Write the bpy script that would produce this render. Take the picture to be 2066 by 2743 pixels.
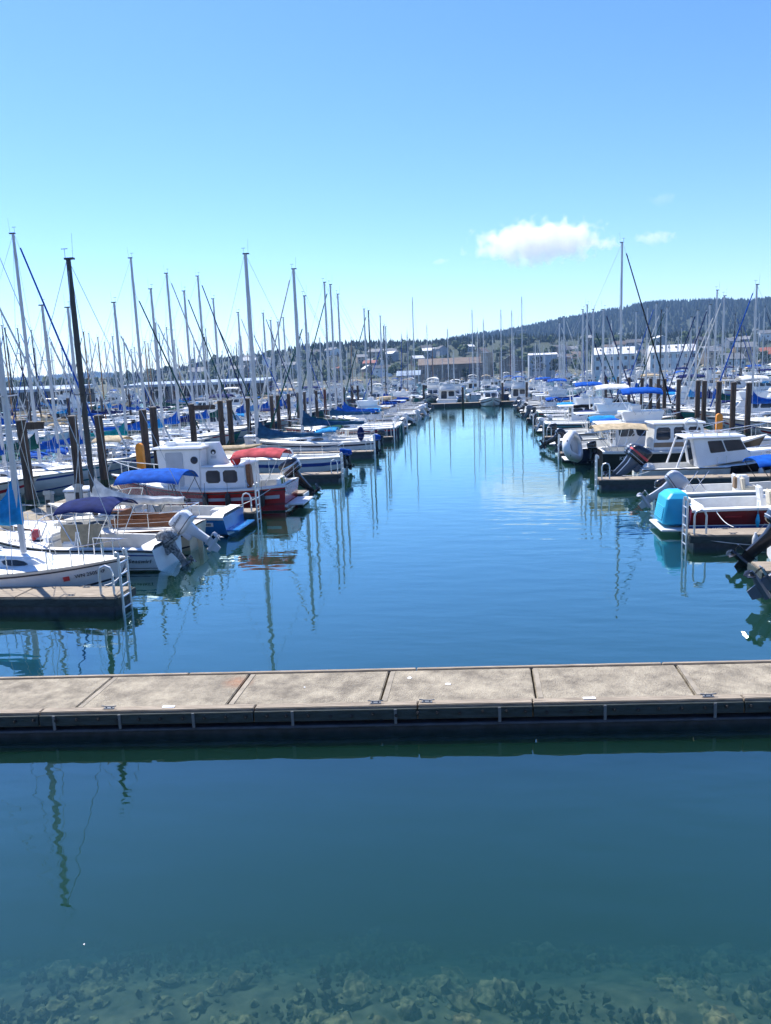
import bpy, bmesh, math, random
from mathutils import Vector, Matrix, noise as mnoise
R = math.radians
random.seed(11)
for _o in list(bpy.data.objects):
    bpy.data.objects.remove(_o)
S = bpy.context.scene
COL = S.collection

# ------------------------------------------------------------------ camera
CAM_H = 5.48
def _basis(p, y, r):
    f = Vector((-math.sin(y)*math.cos(p), math.cos(y)*math.cos(p), -math.sin(p)))
    rt = Vector((math.cos(y), math.sin(y), 0)); up = rt.cross(f)
    return rt*math.cos(r)-up*math.sin(r), up*math.cos(r)+rt*math.sin(r), f
_rt, _up, _fw = _basis(R(10.14), R(7.36), R(2.25))
cd = bpy.data.cameras.new('camera'); cam = bpy.data.objects.new('camera', cd); COL.objects.link(cam)
cam.matrix_world = Matrix(((_rt.x, _up.x, -_fw.x, 0), (_rt.y, _up.y, -_fw.y, 0), (_rt.z, _up.z, -_fw.z, CAM_H), (0, 0, 0, 1)))
cd.sensor_fit = 'HORIZONTAL'; cd.sensor_width = 36; cd.lens = 36*2060/2066; cd.clip_start = .1; cd.clip_end = 20000
S.camera = cam
# ------------------------------------------------------------------ sky, sun, exposure
SUN_AZ, SUN_EL = -42.0, 57.0      # azimuth from the fairway axis (+Y), negative = to the left
w = bpy.data.worlds.new('World'); S.world = w; w.use_nodes = True
nt = w.node_tree; bg = nt.nodes['Background']
sky = nt.nodes.new('ShaderNodeTexSky'); sky.sky_type = 'NISHITA'; sky.sun_disc = False
sky.sun_elevation = R(SUN_EL); sky.sun_rotation = R(SUN_AZ); sky.altitude = 0
sky.air_density = 1.0; sky.dust_density = .15; sky.ozone_density = 3.0
hs = nt.nodes.new('ShaderNodeHueSaturation'); hs.inputs['Saturation'].default_value = 1.2; hs.inputs['Hue'].default_value = .504; hs.inputs['Value'].default_value = 1.0
nt.links.new(sky.outputs[0], hs.inputs['Color']); mxs = nt.nodes.new('ShaderNodeMixRGB'); mxs.blend_type = 'MULTIPLY'; mxs.inputs[0].default_value = 1; mxs.inputs[2].default_value = (.86, .925, 1.12, 1)
nt.links.new(hs.outputs[0], mxs.inputs[1]); nt.links.new(mxs.outputs[0], bg.inputs[0]); bg.inputs[1].default_value = .115
sd = bpy.data.lights.new('sun', 'SUN'); sun = bpy.data.objects.new('sun', sd); COL.objects.link(sun)
sd.energy = 4.7; sd.angle = R(.53); sd.color = (1, .965, .9)
_d = Vector((math.sin(R(SUN_AZ))*math.cos(R(SUN_EL)), math.cos(R(SUN_AZ))*math.cos(R(SUN_EL)), math.sin(R(SUN_EL))))
sun.rotation_euler = _d.to_track_quat('Z', 'Y').to_euler(); sun.location = (0, 0, 60)
S.view_settings.view_transform = 'Standard'; S.view_settings.look = 'None'
S.view_settings.gamma = 1; S.view_settings.use_curve_mapping = False
S.view_settings.exposure = .82
S.cycles.max_bounces = 7; S.cycles.diffuse_bounces = 2; S.cycles.glossy_bounces = 3
S.cycles.transmission_bounces = 3; S.cycles.transparent_max_bounces = 10; S.cycles.volume_bounces = 4; S.cycles.use_adaptive_sampling = True; S.cycles.adaptive_threshold = .025
S.cycles.use_denoising = True; S.cycles.caustics_reflective = False; S.cycles.caustics_refractive = False
S.cycles.sample_clamp_indirect = 6

# ------------------------------------------------------------------ materials
MATS = {}
def mat(name, col, rough=.5, metal=0, var=.1, scale=2.0, bump=0, bscale=30, col2=None, detail=4, coat=0, spec=.5, stretch=None, lo=.35, hi=.65, nr=.5):
    if name in MATS: return MATS[name]
    m = bpy.data.materials.new(name); m.use_nodes = True; n = m.node_tree; b = n.nodes['Principled BSDF']
    b.inputs['Roughness'].default_value = rough; b.inputs['Metallic'].default_value = metal
    b.inputs['Specular IOR Level'].default_value = spec; b.inputs['Coat Weight'].default_value = coat
    tc = n.nodes.new('ShaderNodeTexCoord'); src = tc.outputs['Object']
    if stretch:
        mp = n.nodes.new('ShaderNodeMapping'); mp.inputs['Scale'].default_value = stretch; n.links.new(src, mp.inputs[0]); src = mp.outputs[0]
    nz = n.nodes.new('ShaderNodeTexNoise'); nz.inputs['Scale'].default_value = scale; nz.inputs['Detail'].default_value = detail
    nz.noise_dimensions = '4D'; nz.inputs['Roughness'].default_value = nr
    oi = n.nodes.new('ShaderNodeObjectInfo'); ml = n.nodes.new('ShaderNodeMath'); ml.operation = 'MULTIPLY'; ml.inputs[1].default_value = 37
    n.links.new(oi.outputs['Random'], ml.inputs[0]); n.links.new(ml.outputs[0], nz.inputs['W'])
    n.links.new(src, nz.inputs['Vector'])
    cr = n.nodes.new('ShaderNodeValToRGB'); cr.color_ramp.elements[0].position = lo; cr.color_ramp.elements[1].position = hi
    c2 = col2 or tuple(max(0, c*(1-var*1.6)) for c in col); c1 = col if col2 else tuple(min(1, c*(1+var*.5)) for c in col)
    cr.color_ramp.elements[0].color = (*c2, 1); cr.color_ramp.elements[1].color = (*c1, 1)
    n.links.new(nz.outputs['Fac'], cr.inputs[0]); n.links.new(cr.outputs[0], b.inputs['Base Color'])
    if bump:
        n2 = n.nodes.new('ShaderNodeTexNoise'); n2.inputs['Scale'].default_value = bscale; n2.inputs['Detail'].default_value = 3
        n.links.new(src, n2.inputs['Vector'])
        bp = n.nodes.new('ShaderNodeBump'); bp.inputs['Strength'].default_value = min(1, bump); bp.inputs['Distance'].default_value = .02*max(1, bump)
        n.links.new(n2.outputs['Fac'], bp.inputs['Height']); n.links.new(bp.outputs[0], b.inputs['Normal'])
    MATS[name] = m; return m
W_ = (.80, .80, .78)
mat('gelcoat', W_, .28, var=.07, scale=1.2, coat=.2)
mat('gelcoat_old', (.70, .69, .64), .42, var=.14, scale=1.6)
mat('cream', (.70, .62, .47), .4, var=.08)
mat('deck_white', (.74, .74, .71), .55, var=.1, scale=3, bump=.1, bscale=60)
mat('cabin_grey', (.46, .48, .5), .5, var=.07)
mat('red_hull', (.40, .012, .016), .22, var=.12, coat=.4)
mat('maroon', (.19, .012, .018), .25, var=.2, coat=.4)
mat('blue_hull', (.02, .19, .50), .25, var=.12, coat=.4)
mat('navy', (.012, .02, .065), .3, var=.15, coat=.3)
mat('black_hull', (.012, .013, .017), .3, var=.2, coat=.3)
mat('green_hull', (.01, .16, .13), .35, var=.15)
mat('stripe_blue', (.015, .05, .26), .35, var=.1)
mat('stripe_dark', (.02, .025, .045), .4, var=.1)
mat('stripe_red', (.36, .02, .03), .4, var=.1)
mat('stripe_teal', (.02, .2, .24), .4, var=.1)
mat('stripe_tan', (.27, .18, .11), .5, var=.1)
mat('antifoul', (.025, .04, .06), .6, var=.3)
CL = dict(var=.22, scale=4, bump=.5, bscale=9, spec=.06)
mat('canvas_blue', (.008, .085, .40), .8, **CL)
mat('canvas_navy', (.012, .022, .10), .8, **CL)
mat('canvas_sky', (.02, .25, .55), .8, **CL)
mat('canvas_teal', (.01, .24, .26), .8, **CL)
mat('canvas_green', (.01, .07, .06), .8, **CL)
mat('canvas_tan', (.50, .40, .26), .85, **CL)
mat('canvas_white', (.72, .71, .67), .8, **CL)
mat('canvas_rose', (.45, .075, .085), .8, **CL)
mat('canvas_grey', (.26, .28, .31), .8, **CL)
mat('canvas_black', (.012, .012, .014), .8, **CL)
mat('canvas_slate', (.022, .085, .17), .8, **CL)
mat('teak', (.22, .075, .025), .5, var=.3, scale=3, stretch=(2, 20, 20))
mat('glass', (.03, .04, .055), .06, var=.2, spec=.4)
mat('window_frame', (.03, .03, .033), .4)
mat('alu', (.62, .64, .66), .38, metal=.75, var=.06)
mat('mast_paint', (.50, .51, .53), .4, metal=.25, var=.06)
mat('mast_black', (.012, .014, .02), .35, var=.1)
mat('mast_wood', (.36, .2, .09), .45, var=.2)
mat('steel', (.66, .67, .68), .25, metal=.9, var=.04)
mat('wire', (.42, .44, .46), .4, metal=.6, var=.04)
mat('galv', (.17, .185, .205), .6, metal=.3, var=.12, scale=9)
mat('rubber', (.016, .016, .018), .6, var=.2)
mat('fender_white', (.7, .7, .68), .55, var=.1)
mat('engine_black', (.014, .015, .018), .25, var=.15, coat=.3)
mat('engine_grey', (.10, .125, .16), .3, var=.12, coat=.3)
mat('engine_white', (.72, .73, .74), .3, var=.05, coat=.2)
mat('engine_silver', (.45, .47, .5), .35, metal=.3, var=.06)
mat('engine_dirty', (.05, .05, .055), .6, var=.5, scale=14, col2=(.4, .4, .38))
mat('cover_cyan', (.012, .40, .62), .5, var=.08)
mat('orange', (.85, .30, .02), .5, var=.1)
mat('orange_red', (.75, .09, .02), .5, var=.1)
mat('red_plastic', (.55, .012, .012), .45, var=.1)
mat('yellow', (.8, .5, .05), .5, var=.15)
mat('green_yellow', (.30, .34, .12), .6, var=.15)
mat('beige_plastic', (.42, .43, .4), .55, var=.1)
mat('text_dark', (.01, .012, .02), .5, var=0)
mat('text_red', (.6, .06, .06), .5, var=0)
mat('text_white', (.8, .8, .8), .5, var=0)
mat('text_teal', (.07, .26, .22), .5, var=.3, scale=10)
mat('concrete', (.42, .365, .275), .9, col2=(.185, .16, .125), scale=2.6, detail=14, bump=1.6, bscale=42, spec=.12, lo=.37, hi=.63, nr=.72)
mat('concrete_edge', (.31, .265, .2), .85, var=.22, scale=4, bump=.5, bscale=40)
mat('timber_deck', (.33, .27, .2), .85, var=.3, scale=3, stretch=(1, 14, 14), bump=.4, bscale=20)
mat('timber_wet', (.042, .06, .06), .75, col2=(.02, .03, .028), scale=5, bump=.6, bscale=25, stretch=(1, 5, 5))
mat('float_tub', (.045, .055, .07), .6, var=.25, scale=6)
mat('pile', (.105, .075, .055), .9, col2=(.03, .022, .019), scale=5, stretch=(3, 3, .35), bump=1, bscale=14, lo=.3, hi=.7)
mat('pile_red', (.16, .05, .035), .9, col2=(.06, .022, .019), scale=5, stretch=(3, 3, .35), bump=1, bscale=14)
mat('pile_weed', (.028, .05, .02), .9, col2=(.012, .018, .01), scale=12, bump=1, bscale=40)
mat('pile_cap', (.16, .14, .12), .85, var=.3)
def clear_mat():
    m = bpy.data.materials.new('clear_vinyl'); m.use_nodes = True; n = m.node_tree; n.nodes.clear()
    o = n.nodes.new('ShaderNodeOutputMaterial'); t = n.nodes.new('ShaderNodeBsdfTransparent'); g = n.nodes.new('ShaderNodeBsdfPrincipled')
    g.inputs['Base Color'].default_value = (.5, .52, .55, 1); g.inputs['Roughness'].default_value = .15
    mx = n.nodes.new('ShaderNodeMixShader'); mx.inputs[0].default_value = .13
    nz = n.nodes.new('ShaderNodeTexNoise'); nz.inputs['Scale'].default_value = 3; bp = n.nodes.new('ShaderNodeBump'); bp.inputs['Strength'].default_value = .3
    n.links.new(nz.outputs['Fac'], bp.inputs['Height']); n.links.new(bp.outputs[0], g.inputs['Normal'])
    n.links.new(t.outputs[0], mx.inputs[1]); n.links.new(g.outputs[0], mx.inputs[2]); n.links.new(mx.outputs[0], o.inputs[0])
    MATS['clear_vinyl'] = m
clear_mat()

# ------------------------------------------------------------------ mesh helpers
def V(*a): return Vector(a)
class MB:
    def __init__(s): s.v = []; s.f = []
    def add(s, vs, fs):
        o = len(s.v); s.v += [tuple(v) for v in vs]; s.f += [tuple(i+o for i in f) for f in fs]; return s
    def block(s, p):            # 8 points: bottom 0-3 counter-clockwise, top 4-7
        return s.add(p, [(3, 2, 1, 0), (4, 5, 6, 7), (0, 1, 5, 4), (1, 2, 6, 5), (2, 3, 7, 6), (3, 0, 4, 7)])
    def box(s, c, d, rz=0, ry=0, rx=0):
        m = Matrix.Rotation(rz, 3, 'Z') @ Matrix.Rotation(ry, 3, 'Y') @ Matrix.Rotation(rx, 3, 'X'); c = Vector(c)
        q = [(-1, -1, -1), (1, -1, -1), (1, 1, -1), (-1, 1, -1), (-1, -1, 1), (1, -1, 1), (1, 1, 1), (-1, 1, 1)]
        return s.block([c+m @ Vector((a[0]*d[0]/2, a[1]*d[1]/2, a[2]*d[2]/2)) for a in q])
    def loft(s, rings, cap=True, closed=True):
        n = len(rings[0]); vs = [p for r in rings for p in r]; fs = []
        for i in range(len(rings)-1):
            for j in range(n if closed else n-1):
                k = (j+1) % n; fs.append((i*n+j, i*n+k, (i+1)*n+k, (i+1)*n+j))
        if cap: fs.append(tuple(reversed(range(n)))); fs.append(tuple(range((len(rings)-1)*n, len(rings)*n)))
        return s.add(vs, fs)
    def tube(s, pts, r, n=6, r2=None, cap=True):
        pts = [Vector(p) for p in pts]; rings = []; m = len(pts); up = None
        for i, p in enumerate(pts):
            t = (pts[min(i+1, m-1)]-pts[max(i-1, 0)]).normalized()
            if up is None:
                up = Vector((0, 0, 1)) if abs(t.z) < .9 else Vector((1, 0, 0))
            a = t.cross(up)
            a = a.normalized() if a.length > 1e-6 else Vector((1, 0, 0)); b = a.cross(t).normalized(); up = b
            rr = r if r2 is None else r+(r2-r)*i/(m-1)
            rings.append([p+a*rr*math.cos(2*math.pi*k/n)+b*rr*math.sin(2*math.pi*k/n) for k in range(n)])
        return s.loft(rings, cap)
    def grid(s, fn, nu, nv):
        vs = [fn(i/nu, j/nv) for i in range(nu+1) for j in range(nv+1)]
        return s.add(vs, [(i*(nv+1)+j, (i+1)*(nv+1)+j, (i+1)*(nv+1)+j+1, i*(nv+1)+j+1) for i in range(nu) for j in range(nv)])
    def sheet(s, fn, nu, nv, th):       # a grid with thickness th downwards
        n0 = len(s.v); s.grid(fn, nu, nv); n1 = len(s.v)
        s.grid(lambda u, v: Vector(fn(u, v))-Vector((0, 0, th)), nu, nv)
        ring = [i*(nv+1) for i in range(nu+1)]+[nu*(nv+1)+j for j in range(1, nv+1)]+[i*(nv+1)+nv for i in range(nu-1, -1, -1)]+[j for j in range(nv-1, 0, -1)]
        for a, b in zip(ring, ring[1:]+ring[:1]): s.f.append((n0+a, n0+b, n1+b, n1+a))
        return s
    def ball(s, c, r, nu=10, nv=6, sc=(1, 1, 1)):
        c = Vector(c)
        return s.loft([[c+Vector((r*sc[0]*math.sin(t)*math.cos(2*math.pi*k/nu), r*sc[1]*math.sin(t)*math.sin(2*math.pi*k/nu), -r*sc[2]*math.cos(t))) for k in range(nu)]
                       for t in [max(.08, min(math.pi-.08, math.pi*i/nv)) for i in range(nv+1)]])
    def mesh(s, name, m, smooth=40, bevel=0, seg=2):
        me = bpy.data.meshes.new(name); me.from_pydata(s.v, [], s.f); me.update()
        if bevel:
            bm = bmesh.new(); bm.from_mesh(me)
            bmesh.ops.recalc_face_normals(bm, faces=bm.faces)
            bmesh.ops.bevel(bm, geom=list(bm.edges), offset=bevel, segments=seg, affect='EDGES', clamp_overlap=True)
            bm.to_mesh(me); bm.free()
        else:
            bm = bmesh.new(); bm.from_mesh(me); bmesh.ops.recalc_face_normals(bm, faces=bm.faces); bm.to_mesh(me); bm.free()
        if smooth:
            me.shade_smooth(); me.set_sharp_from_angle(angle=R(smooth))
        me.materials.append(MATS[m] if isinstance(m, str) else m)
        return me
    def build(s, name, m, parent=None, smooth=40, bevel=0, seg=2, loc=None, rz=0):
        o = bpy.data.objects.new(name, s.mesh(name, m, smooth, bevel, seg)); COL.objects.link(o)
        if parent: o.parent = parent
        if loc: o.location = loc; o.rotation_euler = (0, 0, rz)
        return o
def inst(name, me, parent=None, loc=(0, 0, 0), rz=0, sc=None):
    o = bpy.data.objects.new(name, me); COL.objects.link(o); o.parent = parent; o.location = loc; o.rotation_euler = (0, 0, rz)
    if sc: o.scale = sc
    return o
def thing(name, label, cat, loc=(0, 0, 0), rz=0, group=None):
    o = bpy.data.objects.new(name, None); COL.objects.link(o); o.location = loc; o.rotation_euler = (0, 0, rz); o.empty_display_size = .2
    return tag(o, label, cat, group)
def tag(o, label=None, cat=None, group=None, kind=None):
    if label: o['label'] = label
    if cat: o['category'] = cat
    if group: o['group'] = group
    if kind: o['kind'] = kind
    return o
def struct(o): o['kind'] = 'structure'; return o
KIDS = {}
def kids(root):
    return [c for c in root.children]
def copy_tree(root, loc, rz, label, group=None, sc=None):
    r = root.copy(); COL.objects.link(r); r.location = loc; r.rotation_euler = (0, 0, rz); r['label'] = label
    if group: r['group'] = group
    if sc: r.scale = sc
    for ch in kids(root):
        c = ch.copy(); COL.objects.link(c); c.parent = r
        for g in kids(ch):
            d = g.copy(); COL.objects.link(d); d.parent = c
    return r
def text(name, s, size, m, parent, mtx, extr=.004, shear=0, space=1.0, sx=1.0):
    cu = bpy.data.curves.new(name, 'FONT'); cu.body = s; cu.size = size; cu.extrude = extr; cu.shear = shear; cu.space_character = space
    cu.align_x = 'CENTER'; cu.align_y = 'CENTER'; cu.resolution_u = 2
    t = bpy.data.objects.new('tmp', cu); COL.objects.link(t)
    me = bpy.data.meshes.new_from_object(t); bpy.data.objects.remove(t)
    me.materials.clear(); me.materials.append(MATS[m])
    o = bpy.data.objects.new(name, me); COL.objects.link(o); o.parent = parent; o.matrix_local = mtx @ Matrix.Diagonal((sx, 1, 1, 1))
    return o
def ordinal(n):
    if n <= 20: return ORD[n-1]
    tens = {2: 'twenty', 3: 'thirty', 4: 'forty', 5: 'fifty', 6: 'sixty'}[n//10]
    return (tens+'-'+ORD[n%10-1]) if n % 10 else tens[:-1]+'ieth'
ORD = ['first', 'second', 'third', 'fourth', 'fifth', 'sixth', 'seventh', 'eighth', 'ninth', 'tenth', 'eleventh', 'twelfth', 'thirteenth', 'fourteenth', 'fifteenth', 'sixteenth', 'seventeenth', 'eighteenth', 'nineteenth', 'twentieth']

# ================================================================== THE SETTING
def water_mat():
    m = bpy.data.materials.new('water'); m.use_nodes = True; n = m.node_tree; n.nodes.clear(); L = n.links.new
    out = n.nodes.new('ShaderNodeOutputMaterial'); geo = n.nodes.new('ShaderNodeNewGeometry')
    mp = n.nodes.new('ShaderNodeMapping'); mp.inputs['Scale'].default_value = (.55, 1.5, 1); mp.inputs['Rotation'].default_value = (0, 0, R(8)); L(geo.outputs['Position'], mp.inputs[0])
    n1 = n.nodes.new('ShaderNodeTexNoise'); n1.inputs['Scale'].default_value = 1.15; n1.inputs['Detail'].default_value = 2.5; n1.inputs['Roughness'].default_value = .5; L(mp.outputs[0], n1.inputs[0])
    n2 = n.nodes.new('ShaderNodeTexNoise'); n2.inputs['Scale'].default_value = .06; n2.inputs['Detail'].default_value = 2; L(geo.outputs['Position'], n2.inputs[0])
    rp = n.nodes.new('ShaderNodeMapRange'); rp.inputs[1].default_value = .38; rp.inputs[2].default_value = .66; rp.inputs[3].default_value = .35; rp.inputs[4].default_value = 1; L(n2.outputs['Fac'], rp.inputs[0])
    mu = n.nodes.new('ShaderNodeMath'); mu.operation = 'MULTIPLY'; L(n1.outputs['Fac'], mu.inputs[0]); L(rp.outputs[0], mu.inputs[1])
    bp = n.nodes.new('ShaderNodeBump'); bp.inputs['Strength'].default_value = 1; bp.inputs['Distance'].default_value = WAVE; L(mu.outputs[0], bp.inputs['Height'])
    def M(op, x, y, z=None):
        q = n.nodes.new('ShaderNodeMath'); q.operation = op
        for i, v in enumerate((x, y, z)):
            if v is None: continue
            if isinstance(v, (int, float)): q.inputs[i].default_value = v
            else: L(v, q.inputs[i])
        return q.outputs[0]
    dt = n.nodes.new('ShaderNodeVectorMath'); dt.operation = 'DOT_PRODUCT'; L(bp.outputs[0], dt.inputs[0]); L(geo.outputs['Incoming'], dt.inputs[1])
    cs = M('MINIMUM', M('ABSOLUTE', dt.outputs['Value'], None), 1.0)           # Schlick, the same from both sides of the surface
    frs = M('MULTIPLY_ADD', M('POWER', M('SUBTRACT', 1.0, cs), 2.8), 1-F0, F0)
    gl = n.nodes.new('ShaderNodeBsdfGlossy'); gl.inputs['Roughness'].default_value = .012; gl.inputs['Color'].default_value = (.74, .96, .98, 1); L(bp.outputs[0], gl.inputs['Normal'])
    tr = n.nodes.new('ShaderNodeBsdfTransparent'); mx = n.nodes.new('ShaderNodeMixShader')
    L(frs, mx.inputs[0]); L(tr.outputs[0], mx.inputs[1]); L(gl.outputs[0], mx.inputs[2]); L(mx.outputs[0], out.inputs['Surface'])
    vs = n.nodes.new('ShaderNodeVolumeScatter'); vs.inputs['Color'].default_value = (*WCOL, 1); vs.inputs['Density'].default_value = WDEN
    va = n.nodes.new('ShaderNodeVolumeAbsorption'); va.inputs['Color'].default_value = (.08, .42, .47, 1); va.inputs['Density'].default_value = WABS
    ad = n.nodes.new('ShaderNodeAddShader'); L(vs.outputs[0], ad.inputs[0]); L(va.outputs[0], ad.inputs[1]); L(ad.outputs[0], out.inputs['Volume'])
    MATS['water'] = m
WAVE, WCOL, WDEN, WABS = .017, (.036, .100, .062), 1.0, .9
F0 = .024
water_mat()
b = MB(); b.block([(-6000, -2, -9), (6000, -2, -9), (6000, 6000, -9), (-6000, 6000, -9), (-6000, -2, 0), (6000, -2, 0), (6000, 6000, 0), (-6000, 6000, 0)])
struct(b.build('water', 'water', smooth=0))
mat('silt', (.17, .145, .07), .95, col2=(.035, .036, .016), scale=4.5, detail=8, bump=1, bscale=8)
mat('rock', (.25, .20, .085), .95, col2=(.045, .045, .016), scale=14, detail=8, bump=1, bscale=12, lo=.4, hi=.6)
mat('weed', (.075, .075, .03), .95, col2=(.03, .032, .014), scale=5, bump=1, bscale=14)
def bed(x, y):
    y2 = y+.35*math.sin(x*.55+1)+.19*abs(x-1.4)*(1 if x < 1.4 else .4)+.45
    if y2 < 8.1: z = -.34-(y2-5)*.2
    else: z = -.96-(y2-8.1)*.62
    return max(z, -6.5)+.12*mnoise.noise((x*1.3, y*1.3, 0))
b = MB(); b.grid(lambda u, v: (-30+60*u, -2+ (v**1.6)*40, bed(-30+60*u, -2+(v**1.6)*40)), 120, 80)
struct(b.build('seabed', 'silt', smooth=60))
b = MB(); b.add([(-6000, -1.5, -6.9), (6000, -1.5, -6.9), (6000, 5900, -6.9), (-6000, 5900, -6.9)], [(0, 1, 2, 3)])
struct(b.build('deep_seabed', 'silt', smooth=0))
def lump(mb, c, r, seed, sq=.7, n=8, m=5, amp=.35):
    c = Vector(c); rings = []
    for i in range(m+1):
        t = max(.15, min(math.pi-.15, math.pi*i/m)); ring = []
        for k in range(n):
            d = Vector((math.sin(t)*math.cos(2*math.pi*k/n), math.sin(t)*math.sin(2*math.pi*k/n), math.cos(t)))
            q = 1+amp*mnoise.noise(d*1.6+Vector((seed*7.1, seed*3.3, seed)))
            ring.append(c+Vector((d.x*r*q, d.y*r*q, d.z*r*q*sq)))
        rings.append(ring)
    mb.loft(rings)
rk = MB(); wd = MB()
for i in range(1900):
    x = random.uniform(-7, 7); y = 4.6+random.random()*4.9
    if mnoise.noise((x*.8, y*.9, 7.7)) < -.15: continue
    q = random.random(); r = random.uniform(.025, .06) if q < .72 else random.uniform(.06, .11) if q < .94 else random.uniform(.12, .2)
    lump(rk, (x, y, bed(x, y)+r*.1), r, i, random.uniform(.4, .8), 6 if r < .06 else 10, 4 if r < .06 else 7, amp=.95)
for i in range(5200):
    cx = random.uniform(-7, 7); cy = 4.6+random.random()*4.8
    if mnoise.noise((cx*1.2, cy*1.5, 4.2)) < .02: continue
    r = random.uniform(.012, .045); lump(wd, (cx, cy, bed(cx, cy)+r*1.1+random.random()**2*.08), r, i+900, random.uniform(.7, 1.5), 5, 3, amp=1.2)
tag(rk.build('rubble', 'rock', smooth=50), 'weathered rubble rocks on the shallow sea floor at the near bank', 'rocks', kind='stuff')
tag(wd.build('seaweed', 'weed', smooth=60), 'dark seaweed tufts growing over the submerged rocks', 'seaweed', kind='stuff')
for i, (x, y, r, lab) in enumerate([(2.15, 6.45, .33, 'pale round boulder under the water by a dark patch, lower corner'), (.85, 6.0, .24, 'weedy submerged boulder below the middle of the dock'), (-.25, 6.35, .26, 'mossy submerged boulder among rubble near the frame bottom'),
        (-1.75, 5.95, .22, 'small grey submerged boulder at the left edge of the rubble'), (-.9, 5.75, .28, 'broad submerged boulder with pale crusts at the frame bottom')]):
    q = MB(); lump(q, (0, 0, 0), r*.62, i*3+40, .6, 14, 9, amp=.9); o = q.build('boulder', 'rock', smooth=60, loc=(x, y, bed(x, y)+.1)); tag(o, lab, 'rock')

# the bank behind the viewer
mat('bank', (.2, .19, .16), .95, col2=(.1, .095, .08), scale=.8, detail=8, bump=1, bscale=4); mat('asphalt', (.055, .055, .055), .9, var=.2)
b = MB(); b.grid(lambda u, v: (-400+800*u, 4.5-5.5*v, -.35+4.2*v+.1*mnoise.noise((u*300, v*5, 0))), 160, 8); struct(b.build('bank', 'bank', smooth=30))
b = MB(); b.grid(lambda u, v: (-900+1800*u, -.9-600*v, 3.85), 4, 4); struct(b.build('promenade', 'asphalt', smooth=0))
# ---- land: shore, hills, forest
mat('ground_land', (.085, .09, .05), .95, col2=(.05, .055, .03), scale=.02, detail=8)
mat('forest_floor', (.03, .045, .02), .95, col2=(.018, .03, .014), scale=.02, detail=8)
mat('conifer', (.022, .045, .02), .9, col2=(.012, .027, .014), scale=.03, detail=6)
mat('broadleaf', (.05, .085, .022), .9, col2=(.022, .045, .014), scale=.05, detail=6)
b = MB(); b.grid(lambda u, v: (-500+1100*u, 425+v*400, [-2, 1.8, 3, 6, 10, 14][int(round(v*5))] if u > .02 else -2), 40, 5)
struct(b.build('ground', 'ground_land', smooth=60))
def interp(tab, x):
    if x <= tab[0][0]: return tab[0][1]
    for (a, h), (c, k) in zip(tab, tab[1:]):
        if x <= c: return h+(k-h)*(x-a)/(c-a)
    return tab[-1][1]
RID_N = [(-520, -6), (-440, 4), (-387, 12), (-349, 18), (-320, 25), (-283, 30), (-247, 32), (-224, 37), (-197, 39), (-166, 40), (-140, 41), (-110, 40), (-54, 38), (18, 40), (120, 36), (220, 34), (330, 36), (420, 40)]
RID_F = [(-700, -10), (-500, 0), (-300, 45), (-120, 70), (-25, 84), (40, 89), (105, 97), (150, 105), (196, 113), (268, 123), (330, 131), (375, 138), (428, 143), (506, 142), (549, 142), (592, 140), (635, 135), (691, 139), (800, 150), (1000, 140), (1300, 110)]
RID_L = [(-2600, 38), (-2050, 39), (-1967, 40), (-1835, 40), (-1688, 45), (-1558, 50), (-1480, 41), (-1402, 25), (-1290, 33), (-1180, 30), (-1000, 18), (-700, 2)]
def hill(name, tab, x0, x1, y0, yr, y1, nx, ny, amp):
    def h(x, y):
        r = interp(tab, x*(yr/y) if False else x)
        t = (y-y0)/(yr-y0) if y < yr else (y1-y)/(y1-yr)
        t = max(0, min(1, t)); return r*(t*t*(3-2*t))*.6+r*t*.4+amp*mnoise.noise((x*.012, y*.012, 3))*t*(1-t)*4-.5
    b = MB(); b.grid(lambda u, v: (x0+(x1-x0)*u, y0+(y1-y0)*v, h(x0+(x1-x0)*u, y0+(y1-y0)*v)), nx, ny)
    struct(b.build(name, 'forest_floor', smooth=80)); return h
hN = hill('hill_near', RID_N, -520, 420, 560, 900, 1100, 90, 24, 4)
hF = hill('hill_far', RID_F, -700, 1300, 1150, 2000, 2600, 80, 20, 14)
hL = hill('hills_left', RID_L, -2600, -700, 2500, 3000, 3600, 70, 10, 6)
def conifer(mb, x, y, z, h, r):
    n = 5; a0 = random.random()*6; lean = random.uniform(-.03, .03)*h
    for (z0, z1, q) in ((.06, .5, 1), (.3, .78, .72), (.55, 1, .45)):
        o = len(mb.v)
        for k in range(n):
            a = a0+2*math.pi*k/n+z0*3; rr = r*q*random.uniform(.75, 1.15)
            mb.v.append((x+math.cos(a)*rr, y+math.sin(a)*rr, z+h*z0))
        mb.v.append((x+lean, y, z+h*z1)); mb.f += [(o+k, o+(k+1) % n, o+n) for k in range(n)]
def leafy(mb, x, y, z, h, r):
    for q in range(4):
        a = random.random()*6.3; d = r*.45
        lump(mb, (x+math.cos(a)*d*random.random(), y+math.sin(a)*d, z+h*random.uniform(.4, .75)), r*random.uniform(.5, .75), random.random()*99, .85, 6, 4, .8)
fn, ff, fl, fb = MB(), MB(), MB(), MB()
for i in range(3400):
    x = random.uniform(-500, 400); t = random.random(); y = 900-(t**1.5)*250 if i > 900 else 900+random.uniform(-12, 25)
    if y < 800 and x > -60 and random.random() < .6: continue
    if i > 900 and mnoise.noise((x*.02, y*.02, 9)) < -.15: continue
    z = hN(x, y); conifer(fn, x, y, z-1, random.uniform(4.2, 8.5)*(1.15 if random.random() < .15 else 1), random.uniform(1.8, 3.2))
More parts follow.
